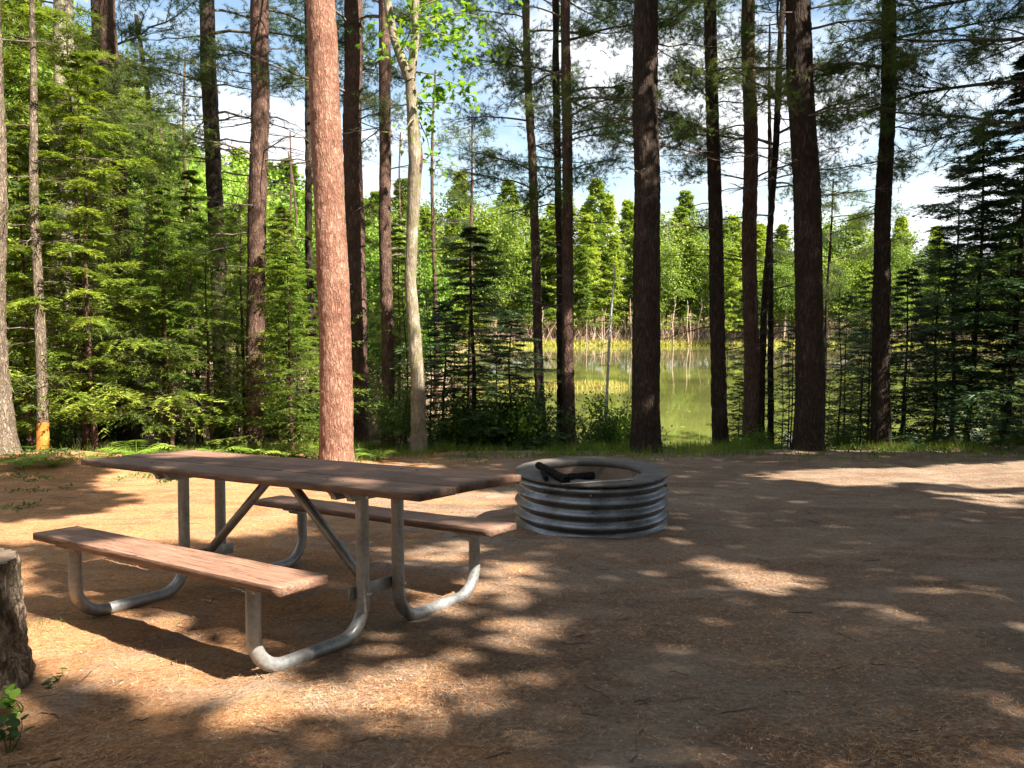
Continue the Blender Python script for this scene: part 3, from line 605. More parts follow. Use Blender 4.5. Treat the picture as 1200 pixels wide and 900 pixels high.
make_tree('pine_tree', 'tall dark pine trunk at right beside the layered spruces', 'tree', (1033, 518), (1041, 0), 21, 15, B['bark_dark'], d=13.2, H=16, seed=27, dead=(3, 7, 8), live=(5.6, 14, 9, (.8, 1.3)), n=40)
make_tree('pine_tree', 'thin young pine with open foliage between two dark trunks at right', 'tree', (963, 500), (979, 130), 5, 3, B['bark_dark'], d=18, H=6.6, seed=28, dead=(1.6, 4.5, 10), live=(2.8, 6.4, 16, (.3, .65)), n=14, flare=.1, sc=(.3, .6))
make_tree('pine_tree', 'pine outside the right edge whose long bough hangs into the sky', 'tree', (1290, 520), (1300, 0), 26, 20, B['bark_dark'], d=11.5, H=14, seed=29, dead=None, live=(4.4, 9, 7, (1.1, 1.6), (2.3, 3.7)), n=32)
make_tree('pine_tree', 'thin weathered trunk with an orange base near the left edge', 'tree', (50, 537), (40, 150), 13, 9, B['bark_gray'], d=11.8, H=7, seed=31, dead=(1.2, 5, 16), n=24, bark=.006, mat2=M['orange'], z2=.48, flare=.25, curve=[(0, 0), (.3, -1), (1, 0), (3, 0)], sc=(.3, .8))
make_tree('birch_tree', 'slim pale birch stem leaning over the pond edge', 'tree', (710, 530), (718, 330), 4.0, 2.6, B['bark_birch'], d=14.5, H=3.6, seed=33, dead=(1.6, 3.4, 7), n=10, bark=.001, flare=.1, sc=(.15, .4))

# maple: pale trunk, snapped at mid height, forked limbs with hanging leaves
dM = 12.9; P0 = at(490, 524, dM); gz = float(terrain(P0[0], P0[1])); base = np.array([P0[0], P0[1], gz])
def mp(px, py, dy=0): return at(px, py, dM + dy) - base
maple = thing('maple_tree', 'pale maple trunk forking into two leafy limbs right of the narrow brown pine', 'tree', tuple(base))
ax = np.array([mp(491, 540), mp(490, 500), mp(489, 440), mp(484, 370), mp(480, 330), mp(482, 270), mp(484, 225), mp(486, 190), mp(482, 130), mp(480, 88)]); rad = np.array([10, 9, 8, 7.2, 7, 7, 7.6, 8, 6.6, 6]) / F * dM
me = trunk_mesh(ax - [0, 0, 0], rad, n=36, bark=.006, flare=.25, seed=40, mat=M['bark_maple'], step=.05, plate=(9, 9, 3)); o = obj('trunk', me, maple)
for pts, rr_ in (([(481, 95), (473, 75), (462, 45), (455, 10), (449, -60), (452, -200)], [6.5, 5, 4.6, 4.4, 4, 2]), ([(480, 95), (484, 70), (487, 40), (487, 0), (495, -80), (505, -220)], [6, 4.5, 4.3, 4, 3, 2])):
    P = resample(np.array([mp(*p) for p in pts]), .1); k = np.linspace(0, 1, len(P)); V, Q = tubes(P, np.interp(k, np.linspace(0, 1, len(rr_)), rr_) / F * dM, 14); obj('limb', MB().add(V, Q).mesh('limb', [M['bark_maple']], True), maple)
V, Q = tubes(np.array([mp(488, 215), mp(491, 195), mp(493, 183), mp(494, 172)]), np.array([4, 4.5, 3, .6]) / F * dM, 9); obj('broken_stub', MB().add(V, Q).mesh('broken_stub', [M['bark_brown']], True), maple)
g = np.random.default_rng(5)
# five-lobed leaf shared by every maple leaf
lo = np.array([(0, 0), (.22, .12), (.5, .02), (.36, .3), (.62, .52), (.28, .5), (.2, .72), (0, 1.05), (-.2, .72), (-.28, .5), (-.62, .52), (-.36, .3), (-.5, .02), (-.22, .12)])
V = np.array([(x, y, -.25 * abs(x) * y + .05 * math.sin(y * 3)) for x, y in lo] + [(0, .42, .06)]) * .125
LEAF = npmesh('leaf', V, None, [[i, (i + 1) % 14, 14] for i in range(14)], [M['maple']])
twp = []; leafpos = []
for (pa, pb, nlf) in (((486, 60), (545, 15), 34), ((484, 40), (560, 60), 34), ((483, 85), (550, 112), 30), ((487, 20), (520, -5), 30), ((482, 110), (505, 145), 26), ((480, 120), (528, 100), 20), ((478, 60), (440, 40), 16), ((484, 130), (510, 200), 22), ((470, 60), (500, 20), 24), ((486, 25), (575, 25), 26), ((480, 20), (470, -30), 20), ((486, 140), (470, 170), 8), ((487, 10), (600, -10), 24)):
    A = mp(*pa); Bp = mp(*pb, g.uniform(-1.1, .7)); t = np.linspace(0, 1, 8)[:, None]; P = A + (Bp - A) * t + np.array([0, 0, .12]) * np.sin(t * 3.1) + g.normal(0, .02, (8, 3)) * t
    twp.append(P)
    for q in range(nlf):
        tt = g.uniform(.2, 1.05); c = A + (Bp - A) * tt; leafpos.append(c + g.normal(0, .13, 3) - [0, 0, .05])
for P in twp:
    V, Q = tubes(P, np.linspace(.014, .003, 8), 5); obj('branch', MB().add(V, Q).mesh('branch', [M['bark_maple']]), maple)
rest = leafpos[300:] + [q + g.normal(0, .1, 3) for q in leafpos[:260]]
Vr = []; base_v = np.array([v.co[:] for v in LEAF.vertices]); nv = len(base_v)
for q in rest:
    Mx = np.array((Matrix.Rotation(g.uniform(0, 6.28), 3, 'Z') @ Matrix.Rotation(g.normal(0, .6), 3, 'Y') @ Matrix.Rotation(g.normal(-.6, .5), 3, 'X'))); Vr.append(base_v @ Mx.T * g.uniform(.5, 1.0) + q)
Tr = np.concatenate([np.array([[i, (i + 1) % 14, 14] for i in range(14)]) + k * nv for k in range(len(rest))])
tag(obj('smaller_leaves', npmesh('smaller_leaves', np.concatenate(Vr), None, Tr, [M['maple']]), maple), kind='stuff')
for c in leafpos[:300]:
    o = obj('leaf', LEAF, maple, tuple(c), (g.normal(-.6, .55), g.normal(0, .6), g.uniform(0, 6.28)), g.uniform(.6, 1.25))

# ------------------------------------------------------------------ conifers
def conifer(seed, H, zb, R, nb, ntw, nn, nl, nw, up=.15, droop=.25, mats=None, r0=.05, shape=.75, quad=False, trunk=True, stem=True, jit=.25):
    g = np.random.default_rng(seed); fr = (np.arange(nb) + g.uniform(0, 1, nb)) / nb; z = zb + (H - zb) * fr * .985
    az = np.arange(nb) * 2.39996 + g.uniform(-.5, .5, nb); L = R * (1 - fr) ** shape * g.uniform(.35, 1.2, nb) * (1 - .55 * (vn(az * .9, z * .5, 3, seed + 4) > .68)) + .06 * H / 6
    L = L * (.6 + .75 * vn(az * 1.1, z * 1.3 / max(H / 7, 1), 0, seed))
    rad = np.stack([np.cos(az), np.sin(az), 0 * az], 1); tan = np.stack([-np.sin(az), np.cos(az), 0 * az], 1); K = 5; t = np.linspace(0, 1, K)
    upv = g.uniform(.5, 1.4, nb) * up * (.6 + fr); dr = g.uniform(.6, 1.3, nb) * droop
    def bp(i, t): return np.stack([rad[i, 0] * L[i] * t, rad[i, 1] * L[i] * t, z[i] + L[i] * (upv[i] * t - dr[i] * t * t + .12 * t ** 4)], -1)
    P = np.stack([bp(np.arange(nb), tt) for tt in t], 1); mb = MB()
    if stem:
        V, Q = tubes(P, (r0 * .28 * (1 - fr * .7))[:, None] * (1 - .8 * t)[None], 3); mb.add(V, Q, m=0)
    i = np.repeat(np.arange(nb), ntw); M_ = len(i); tt = np.tile((np.arange(ntw) + .5) / ntw, nb) ** .8 * .92 + .08 + g.uniform(-.03, .03, M_); tt = np.clip(tt, .1, 1)
    sd = np.where(np.tile(np.arange(ntw) % 2, nb) == 0, 1, -1); a = g.uniform(.7, 1.15, M_) * sd; a[tt > .97] *= .2
    b0 = bp(i, tt); td = rad[i] * np.cos(a)[:, None] + tan[i] * np.sin(a)[:, None]; td[:, 2] += -.12 + g.normal(0, .1, M_); td = unit(td)
    tl = L[i] * .42 * (1.12 - .75 * tt) * g.uniform(.5, 1.25, M_) + nl * .8
    # needles
    j = np.repeat(np.arange(M_), nn); n_ = len(j); s = np.tile((np.arange(nn) + .5) / nn, M_) + g.uniform(-.05, .05, n_)
    pos = b0[j] + td[j] * (tl[j] * s)[:, None]; pos[:, 2] -= (tl[j] * s * s) * .18; pos += g.normal(0, nl * .12, (n_, 3))
    crs = unit(np.cross(td[j], [0, 0, 1.])); ss = np.where(g.random(n_) > .5, 1, -1)[:, None]
    d = unit(td[j] + crs * ss * g.uniform(.4, 1.1, n_)[:, None] + g.normal(0, jit, (n_, 3))); nrm = unit(np.array([0, 0, 1.]) + g.normal(0, .45, (n_, 3)))
    Lx = nl * g.uniform(.6, 1.3, n_)
    V, Q = blades(pos, d, nrm, Lx, nw, quad=quad)
    if quad: mb.add(V, Q, m=1)
    else: mb.add(V, None, Q, m=1)
    cr = mb.mesh('crown', mats)
    tr = None
    if trunk:
        zz_ = np.linspace(-.25, H, 14); rr_ = np.interp(zz_, [-.25, 0, H], [r0 * 1.2, r0, .006]); ax_ = np.stack([(vn(zz_ * .6, seed, 0, 1) - .5) * .12, (vn(zz_ * .6, seed, 5, 1) - .5) * .12, zz_], 1)
        V, Q = tubes(ax_, rr_, 9); tr = MB().add(V, Q).mesh('trunk', [mats[0]], True)
    return cr, tr
TW = M['twig']
SPR = [conifer(s, 7.5, .7, 2.15, 74, 17, 26, .10, .024, up=.16, droop=.26, shape=.62, mats=[M['bark_brown'], M[m]], r0=.06) for s, m in ((1, 'spruce_light'), (2, 'spruce_light'), (3, 'spruce'))]
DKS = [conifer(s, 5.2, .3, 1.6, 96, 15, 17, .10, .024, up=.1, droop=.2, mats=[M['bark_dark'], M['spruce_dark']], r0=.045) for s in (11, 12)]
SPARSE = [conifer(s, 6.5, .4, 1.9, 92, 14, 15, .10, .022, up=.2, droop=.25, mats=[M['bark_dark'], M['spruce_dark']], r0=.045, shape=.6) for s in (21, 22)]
def put(proto, name, label, cat, px, d, H, H0, rz, group=None, sx=1.0, zoff=0.0, lean=(0, 0)):
    p = at(px, 400, d); z = float(terrain(p[0], p[1])) + zoff; s = H / H0
    r = thing(name, label, cat, (p[0], p[1], z), (lean[0], lean[1], rz), group); r.scale = (s * sx, s * sx, s)
    if proto[1]: obj('trunk', proto[1], r)
    obj('crown', proto[0], r); return r
YP = [conifer(s, 7.5, .8, 2.2, 60, 12, 30, .13, .013, up=.55, droop=.3, mats=[M['bark_brown'], M['pine_young']], r0=.06, shape=.5, jit=.75) for s in (31, 32)]
sg = 'sunlit spruces crowding the left side of the camp'
rr = random.Random(4)
L1 = [(108, 12.5, 6.3, 'full boughed spruce in front of the second brown pine'), (196, 12.9, 4.4, 'low spruce at the clearing edge behind the far left end of the table'), (243, 13.4, 3.9, 'small yellowish spruce in front of the dark forked pine'), (338, 12.9, 3.3, 'little spruce touching the left side of the big red pine'), (30, 12.4, 5.2, 'spruce with low boughs beside the orange based snag'),
      (-45, 12.5, 9.5, 'spruce rising out of the top left corner'), (12, 13.0, 8.8, 'broad spruce behind the flared trunk at the left edge'), (95, 13.4, 7.2, 'layered spruce between the pale trunk and the second brown pine'),
      (150, 15.8, 7.6, 'tall spruce directly behind the second brown pine'), (192, 13.4, 5.0, 'bright spruce right of the second brown pine'), (228, 14.5, 5.1, 'spruce with pointed top left of the dark forked pine'),
      (285, 14.9, 4.5, 'bushy spruce between the dark forked pine and the reddish pine'), (335, 14.2, 4.3, 'spruce left of the big red pine'), (428, 17.0, 5.0, 'spruce filling the gap behind the thick trunk right of the red pine'), (468, 18.5, 4.9, 'spruce behind the pale maple')]
for k, (px, d, H, lab) in enumerate(L1):
    put(SPR[k % 3] if k not in (2, 5, 7, 9, 11, 13) else YP[k % 2], 'spruce_tree' if k not in (2, 5, 7, 9, 11, 13) else 'young_pine', (('sunlit ' + lab) if k not in (2, 5, 7, 9, 11, 13) else lab.replace('spruce', 'soft needled young pine')), 'tree', px, d, H, 7.5, rr.uniform(0, 6), sg, sx=rr.uniform(.95, 1.25))
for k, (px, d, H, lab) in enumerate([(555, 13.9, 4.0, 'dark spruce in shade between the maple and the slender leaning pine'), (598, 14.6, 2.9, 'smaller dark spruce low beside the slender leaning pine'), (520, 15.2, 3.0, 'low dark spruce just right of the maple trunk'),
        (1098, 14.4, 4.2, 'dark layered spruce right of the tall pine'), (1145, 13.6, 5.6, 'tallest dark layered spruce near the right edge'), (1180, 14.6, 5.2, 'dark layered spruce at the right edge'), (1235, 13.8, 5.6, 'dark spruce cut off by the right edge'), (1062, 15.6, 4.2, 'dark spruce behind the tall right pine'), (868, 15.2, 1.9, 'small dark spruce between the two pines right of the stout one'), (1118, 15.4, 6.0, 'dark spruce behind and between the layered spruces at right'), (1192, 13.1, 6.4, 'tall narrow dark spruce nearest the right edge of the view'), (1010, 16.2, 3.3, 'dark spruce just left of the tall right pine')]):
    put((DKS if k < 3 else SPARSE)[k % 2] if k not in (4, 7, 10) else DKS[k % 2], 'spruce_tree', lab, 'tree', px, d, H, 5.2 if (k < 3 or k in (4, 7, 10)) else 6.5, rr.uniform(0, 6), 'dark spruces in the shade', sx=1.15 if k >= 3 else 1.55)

# mid-distance and far trees
FAR = [conifer(s, 14, 2.4, 3.1, 95, 12, 12, .32, .14, up=.3, droop=.25, mats=[M['bark_brown'], M[m]], r0=.14, quad=True, jit=.5, shape=.7) for s, m in ((51, 'far'), (52, 'far_dark'), (53, 'far'), (54, 'far_dark'))]
MID = [conifer(s, 11, .9, 2.4, 90, 12, 12, .24, .07, up=.22, droop=.25, mats=[M['bark_brown'], M[m]], r0=.1, quad=True, jit=.45) for s, m in ((61, 'spruce_light'), (62, 'spruce'), (63, 'far'))]
def decid(seed, H, R, n, ls, mat, zb=.22):
    g = np.random.default_rng(seed); mb = MB(); nb = 16; cen = []
    for i in range(nb):
        az = g.uniform(0, 6.28); zz0 = H * g.uniform(zb, .7); r = R * g.uniform(.4, 1.0) * (1.1 - abs(zz0 / H - .5)); e = np.array([math.cos(az) * r, math.sin(az) * r, min(H * .97, zz0 + H * g.uniform(.08, .25))]); s = np.array([0, 0, zz0])
        t = np.linspace(0, 1, 5)[:, None]; P = s + (e - s) * t; V, Q = tubes(P, np.linspace(.05, .015, 5) * H / 10, 4); mb.add(V, Q, m=0)
        for q in range(4): cen.append(s + (e - s) * g.uniform(.4, 1.1) + g.normal(0, R * .16, 3))
    cen.append(np.array([0, 0, H * .93])); cen = np.array(cen); k = g.integers(0, len(cen), n); pos = cen[k] + g.normal(0, 1, (n, 3)) * np.array([R * .2, R * .2, R * .13])
    V, Q = blades(pos, g.normal(0, 1, (n, 3)), unit(g.normal(0, .7, (n, 3)) + [0, 0, 1]), ls * g.uniform(.6, 1.3, n), ls * .65, True); mb.add(V, Q, m=1)
    tr = MB(); V, Q = tubes(np.array([[0, 0, -.3], [.05, 0, H * .3], [0, .08, H * .62], [0, 0, H * .9]]), np.array([.11, .09, .06, .02]) * H / 8, 8); tr.add(V, Q)
    return mb.mesh('crown', [M['bark_pale'], mat]), tr.mesh('trunk', [M['bark_pale']], True)
DEC = [decid(71, 11, 3.0, 9000, .25, M['far_dark']), decid(72, 9, 2.6, 9000, .22, M['shrub_light'])]
prof = np.array([(-150, -80), (80, -20), (140, 60), (200, 135), (330, 190), (450, 205), (560, 205), (620, 220), (690, 202), (740, 238), (780, 216), (850, 226), (900, 232), (1000, 228), (1100, 255), (1200, 255), (1350, 255)])
def top_at(px): return np.interp(px, prof[:, 0], prof[:, 1])
gF = 'bright green trees along the far shore of the pond'; gM = 'pale green trees deeper in the woods at left'
rr = random.Random(12)
# left woods, 20-60 m
for row, (d0, d1, nn, fac) in enumerate([(20, 25, 15, .72), (27, 36, 16, .86), (40, 58, 16, 1.0)]):
    for k in range(nn):
        px = -120 + (690 - 40 * row) * (k + rr.random()) / nn; d = rr.uniform(d0, d1); p = at(px, 400, d)
        if p[0] > float(left_shore(p[1])) - .6: continue
        yt = 375 - (375 - top_at(px)) * fac * rr.uniform(.8, 1.02); z = float(terrain(p[0], p[1])); H = (375 - yt) / F * d + CAMZ - z
        pr = rr.choice([MID[0], MID[1], MID[2], DEC[1], DEC[0]]); H0 = {0: 11, 1: 11, 2: 11}.get(next((i for i in range(3) if pr is MID[i]), 9), 9 if pr is DEC[1] else 11)
        put(pr, 'forest_tree', 'pale green tree deeper in the woods beyond the left hand spruces', 'tree', px, d, H, H0, rr.uniform(0, 6), gM, sx=rr.uniform(.85, 1.1) * (1.0 if row else .9))
for row, (dd, nn, fac) in enumerate([(2.5, 44, .62), (7, 42, .85), (13, 42, .97), (21, 40, 1.0)]):
    for k in range(nn):
        px = -60 + 1400 * (k + rr.uniform(.1, .9)) / nn; x = (px - 600) / F * 100; d = float(far_shore(x)) + dd + rr.uniform(-2, 2); x = (px - 600) / F * d
        yt = 375 - (375 - top_at(px)) * fac * rr.uniform(.74, 1.04); z = float(terrain(x, d)); H = max(4, (375 - yt) / F * d + CAMZ - z)
        if px > 880: H *= .93
        c = rr.random(); pr, H0 = (FAR[rr.randrange(4)], 14) if c < .72 else (DEC[0], 11)
        s = H / H0; r = tag(obj('far_tree', pr[0], None, (x, d, z), (0, 0, rr.uniform(0, 6)), (s * .95 * rr.uniform(.85, 1.2), s * .95, s)), 'bright green tree in the wood along the far shore of the pond', 'tree', gF)
        obj('trunk', pr[1], r)
# bare pale snags along the far shore
P = []; 
for k in range(26):
    px = rr.uniform(560, 1060); x = (px - 600) / F * 96; y = float(far_shore(x)) + rr.uniform(.5, 4); z = float(terrain(x, y)); h = rr.uniform(3, 7.5)
    if k == 0:
        V, Q = tubes(np.array([[0, 0, -.3], [.05, 0, .4], [0, .05, .8], [.02, 0, 1.0]]), np.array([.018, .015, .01, .003]), 5); mb = MB().add(V, Q)
        for q in range(7):
            a = q * 2.4; b0 = np.array([0, 0, .35 + q * .08]); V, Q = tubes(np.array([b0, b0 + [math.cos(a) * .1, math.sin(a) * .1, .02]]), np.array([.005, .002]), 3); mb.add(V, Q)
        SN = mb.mesh('snag', [M['brush']])
    tag(obj('snag_tree', SN, None, (x, y, z), (rr.uniform(-.06, .06), rr.uniform(-.06, .06), rr.uniform(0, 6)), (h, h, h)), 'thin bare grey snag on the far shore of the pond', 'dead tree', 'bare snags along the far shore')

# ------------------------------------------------------------------ shrubs, ferns, saplings
def shrub(seed, H, R, n, ls, mat, ns=14):
    g = np.random.default_rng(seed); mb = MB(); pos = []; dr = []
    for i in range(ns):
        az = g.uniform(0, 6.28); r = R * g.uniform(.2, 1); e = np.array([math.cos(az) * r, math.sin(az) * r, H * g.uniform(.45, 1)]); t = np.linspace(0, 1, 6)[:, None]
        s = np.array([math.cos(az), math.sin(az), 0]) * r * .15; P = s + (e - s) * t + np.array([0, 0, 1]) * np.sin(t * 3.14) * .08 * H; V, Q = tubes(P, np.linspace(.008, .002, 6), 3); mb.add(V, Q, m=0)
        m_ = n // ns; tt = g.uniform(.25, 1.05, m_)[:, None]; q = s + (e - s) * tt + np.array([0, 0, 1]) * np.sin(tt * 3.14) * .08 * H + g.normal(0, ls * 1.3, (m_, 3)); pos.append(q); dr.append(unit((e - s) * .5 + g.normal(0, .5, (m_, 3)) * H))
    pos = np.concatenate(pos); dr = np.concatenate(dr); V, Q = blades(pos, dr, unit(g.normal(0, .55, pos.shape) + [0, -.15, 1]), ls * g.uniform(.6, 1.25, len(pos)), ls * .58, True, fold=.15); mb.add(V, Q, m=1)
    return mb.mesh('shrub', [M['twig'], mat])
SH = [shrub(81, 1.2, .75, 1700, .065, M['shrub']), shrub(82, 1.0, .7, 1500, .075, M['shrub']), shrub(83, .9, .6, 1300, .07, M['shrub_light']), shrub(84, 1.5, .6, 1200, .07, M['shrub'])]
rr = random.Random(31)
def put_shrub(px, d, H, i, label, group, sx=1.0):
    p = at(px, 400, d); z = float(terrain(p[0], p[1])); H0 = (1.2, 1.0, .9, 1.5)[i]; s = H / H0
    return tag(obj('shrub', SH[i], None, (p[0], p[1], z - .03), (0, 0, rr.uniform(0, 6)), (s * sx, s * sx, s)), label, 'shrub', group)
for k in range(22):     # pond-edge thicket, centre
    put_shrub(rr.uniform(555, 745), rr.uniform(13.2, 16), rr.uniform(.65, 1.25), rr.choice([0, 1, 2, 0, 2]), 'leafy green shrub in the thicket at the pond edge left of the stout pine', 'shrubs in the central thicket')
for k in range(11):
    put_shrub(rr.uniform(838, 1000), rr.uniform(13.0, 15.5), rr.uniform(.35, .7), rr.choice([0, 1, 2]), 'low leafy shrub on the bank between the right hand pines', 'low shrubs on the bank between the right pines')
for k in range(16):
    put_shrub(rr.uniform(990, 1230), rr.uniform(13.0, 15.5), rr.uniform(.4, .8), rr.choice([0, 1, 3, 2]), 'shrub under the dark spruces at right', 'shrubs under the right hand spruces')
for k in range(34):
    put_shrub(rr.uniform(-30, 560), rr.uniform(13.2, 18.5), rr.uniform(.6, 1.3), rr.choice([0, 1, 2, 0]), 'shrub in the shady undergrowth beneath the left hand spruces', 'undergrowth shrubs beneath the left spruces')
# understory saplings: thin dark stems with sparse small leaves
SAP = [conifer(s, 3.6, .5, .75, 26, 7, 7, .07, .03, up=.3, droop=.2, mats=[M['bark_dark'], M[m]], r0=.022, quad=True) for s, m in ((91, 'shrub'), (92, 'spruce'))]
for k, px in enumerate([198, 233, 345, 503, 531, 550, 585, 108, 325, 475, 1012, 1066, 1122, 1205, 925, 985, 20, 84, 430, 395]):
    put(SAP[k % 2], 'sapling', 'thin dark sapling stem with sparse foliage in the undergrowth', 'sapling', px, 13.4 + (k * 37 % 23) / 10, 2.2 + (k * 17 % 13) / 10, 3.6, k, 'thin saplings among the trunks', zoff=-.05)
for k in range(9):
    px = 855 + 20 * k + rr.uniform(-6, 6)
    put(SPARSE[k % 2] if k % 3 else SAP[k % 2], 'young_tree', 'slim young tree with thin foliage on the bank between the right hand pines', 'young tree', px, rr.uniform(14.2, 16.6), rr.uniform(2.2, 3.9), 6.5 if k % 3 else 3.6, k, 'slim young trees on the bank at right', sx=.9)
mb = MB(); zz_ = np.linspace(-.3, 13, 16); V, Q = tubes(np.stack([.12 * np.sin(zz_ * .5), .1 * np.sin(zz_ * .37 + 1), zz_], 1), np.interp(zz_, [-.3, 13], [.085, .03]), 8); SLT = mb.add(V, Q).mesh('trunk', [M['bark_brown']], True)
mb = MB(); g = np.random.default_rng(19)
for q in range(30):
    a = g.uniform(0, 6.28); z0 = g.uniform(2, 11); l = g.uniform(.3, 1.0); t = np.linspace(0, 1, 4)[:, None]; e = np.array([math.cos(a) * l, math.sin(a) * l, g.uniform(-.3, .3)]); V, Q = tubes(np.array([0, 0, z0]) + e * t - np.array([0, 0, .15]) * t * t, np.linspace(.014, .003, 4), 3); mb.add(V, Q)
SLB = mb.mesh('branches', [M['twig']])
for k in range(30):
    px = -60 + 640 * (k + rr.random()) / 30; d = rr.uniform(17, 38); p = at(px, 400, d)
    if p[0] > float(left_shore(p[1])) - .4: continue
    r = thing('slender_tree', 'slender bare stemmed tree deeper in the left hand woods', 'tree', (p[0], p[1], float(terrain(p[0], p[1]))), (rr.uniform(-.04, .04), rr.uniform(-.04, .04), rr.uniform(0, 6)), 'slender stems deeper in the left hand woods'); r.scale = (rr.uniform(.7, 1.5),) * 2 + (rr.uniform(.45, .85),)
    obj('trunk', SLT, r); tag(obj('branches', SLB, r), kind='stuff')
# ferns and bright ground plants along the left edge of the clearing
def fern_mesh(seed, nf=9, L=.5):
    g = np.random.default_rng(seed); mb = MB()
    for i in range(nf):
        az = i / nf * 6.28 + g.uniform(-.3, .3); t = np.linspace(0, 1, 12); l = L * g.uniform(.75, 1.1); rad = np.array([math.cos(az), math.sin(az), 0]); tan = np.array([-math.sin(az), math.cos(az), 0])
        P = rad * (l * t)[:, None] + np.array([0, 0, 1]) * (l * (1.0 * t - .75 * t * t))[:, None]; V, Q = tubes(P, np.linspace(.004, .001, 12), 3); mb.add(V, Q)
        for sd in (-1, 1):
            w = .16 * l / .5 * np.sin(np.pi * (t * .85 + .12)); V, Q = blades(P, rad * .35 + tan * sd + [0, 0, -.15], np.tile([0, 0, 1.], (12, 1)), w, .035, True, .4); mb.add(V, Q)
    return mb.mesh('fern', [M['shrub_light']])
FN = [fern_mesh(1), fern_mesh(2, 7, .4)]
for k, (px, py) in enumerate([(252, 533), (268, 530), (160, 538), (205, 535), (300, 534), (340, 537), (120, 541), (440, 538), (28, 548), (62, 546)]):
    P = on_ground(px, py); tag(obj('fern', FN[k % 2], None, tuple(P), (0, 0, k), .8 + (k % 3) * .2), 'bright green fern at the edge of the clearing behind the table', 'fern', 'ferns at the left edge of the clearing')
# broad-leaved seedling by the stump
def leaf_big(mat, L=.05):
    o_ = np.array([(0, 0), (.2, .1), (.36, .35), (.33, .65), (.16, .9), (0, 1.02), (-.16, .9), (-.33, .65), (-.36, .35), (-.2, .1)]); V = np.array([(x, y, .18 * abs(x) - .12 * y * y) for x, y in o_] + [(0, .5, -.03)]) * L
    return npmesh('leaf', V, None, [[i, (i + 1) % 10, 10] for i in range(10)], [mat])
LB = leaf_big(M['shrub_light'], .046); LB2 = leaf_big(M['shrub'], .042); g = np.random.default_rng(8)
def seedling(label, px, py, h, nl, lf, spread, name='seedling', grp=None):
    P = on_ground(px, py); r = thing(name, label, 'seedling', tuple(P), group=grp)
    for s in range(3):
        e = np.array([g.normal(0, spread * .5), g.normal(0, spread * .4), h * g.uniform(.7, 1)]); t = np.linspace(0, 1, 5)[:, None]; V, Q = tubes(e * t + np.array([0.02, 0, 0]) * np.sin(t * 3), np.linspace(.003, .0012, 5), 4); obj('stem', MB().add(V, Q).mesh('stem', [M['shrub']]), r)
        for q in range(nl // 3):
            tt = g.uniform(.35, 1.05); obj('leaf', lf, r, tuple(e * tt + g.normal(0, .012, 3)), (g.normal(.15, .35), g.normal(0, .35), g.uniform(0, 6.28)), g.uniform(.7, 1.3))
    return r
seedling('small bright green seedling with rounded leaves in front of the stump', 24, 836, .09, 15, LB, .09)
seedling('dark leafy seedling in the bottom left corner', 8, 888, .12, 21, LB2, .16)
seedling('tiny green seedling on the needle litter right of the stump', 62, 800, .05, 6, LB2, .06)

# stump at left front
P = on_ground(2, 812); d = P @ FW - CAM @ FW; Pc = np.array([(-44 - 600) / F * d, P[1] + .03, 0.]); zg = float(terrain(Pc[0], Pc[1])); ht = at(0, 647, d + .1)[2] - zg
st = thing('tree_stump', 'weathered grey tree stump cut flat at the left edge in front of the bench', 'stump', (Pc[0], Pc[1], zg))
obj('trunk', trunk_mesh([[0, 0, -.1], [0, 0, 0], [.0, 0, ht * .5], [.0, 0, ht]], [.205, .20, .19, .185], n=110, step=.012, bark=.022, flare=.35, flare_h=.22, seed=60, mat=M['bark_gray'], top_cut=True, plate=(34, 34, 11)), st)

# ------------------------------------------------------------------ grass, litter (uncountable)
g = np.random.default_rng(77)
def scatter_px(n, x0, x1, y0, y1):      # seeds chosen over the ground region by distance
    return g.uniform(x0, x1, n), g.uniform(y0, y1, n)
def stuff(name, label, cat, mesh): o = obj(name, mesh); tag(o, label, cat, kind='stuff'); return o
n_ = 42000; x = g.uniform(-9.5, 10.5, n_); y = 12.2 + g.normal(.75, .75, n_) + (fbm(x * .35, .3, 0, 2, 3) - .4) * 1.2
k = fbm(x * 1.3, y * 1.3, 0, 3, 2) > .40; x, y = x[k], y[k]; z = terrain(x, y); hgt = g.uniform(.06, .26, len(x)) * (.5 + fbm(x * .9, y * .9, 0, 2, 6))
V, T = blades(np.stack([x, y, z - .01], 1), np.stack([g.normal(0, .4, len(x)), g.normal(0, .4, len(x)), np.ones(len(x))], 1), g.normal(0, 1, (len(x), 3)), hgt, .011, False)
stuff('grass', 'strip of green grass and weeds along the edge of the bank', 'grass', npmesh('grass', V, None, T, [M['grass']]))
n_ = 16000; x = g.uniform(-7.5, -2.2, n_); y = g.uniform(7.2, 12.6, n_); k = (fbm(x * 1.1 + 4, y * 1.1, 0, 3, 8) > .47) & ((x < -4.0 - (y < 9) * .6) | (y > 11.4)); x, y = x[k], y[k]; z = terrain(x, y)
V, Q = blades(np.stack([x, y, z], 1) + g.uniform(0, .03, (len(x), 1)) * [0, 0, 1.], np.stack([g.normal(0, 1, len(x)), g.normal(0, 1, len(x)), g.uniform(.1, .9, len(x))], 1), unit(g.normal(0, .4, (len(x), 3)) + [0, 0, 1]), g.uniform(.02, .06, len(x)), .022, True)
stuff('ground_cover', 'low green plants on the needle litter at far left', 'ground cover', npmesh('ground_cover', V, Q, None, [M['shrub']]))
n_ = 5000; x = g.uniform(-2.6, -.9, n_); y = g.uniform(2.4, 3.9, n_); k = (fbm(x * 3 + 4, y * 3, 0, 3, 18) > .5) & (x < -1.5); x, y = x[k], y[k]; z = terrain(x, y)
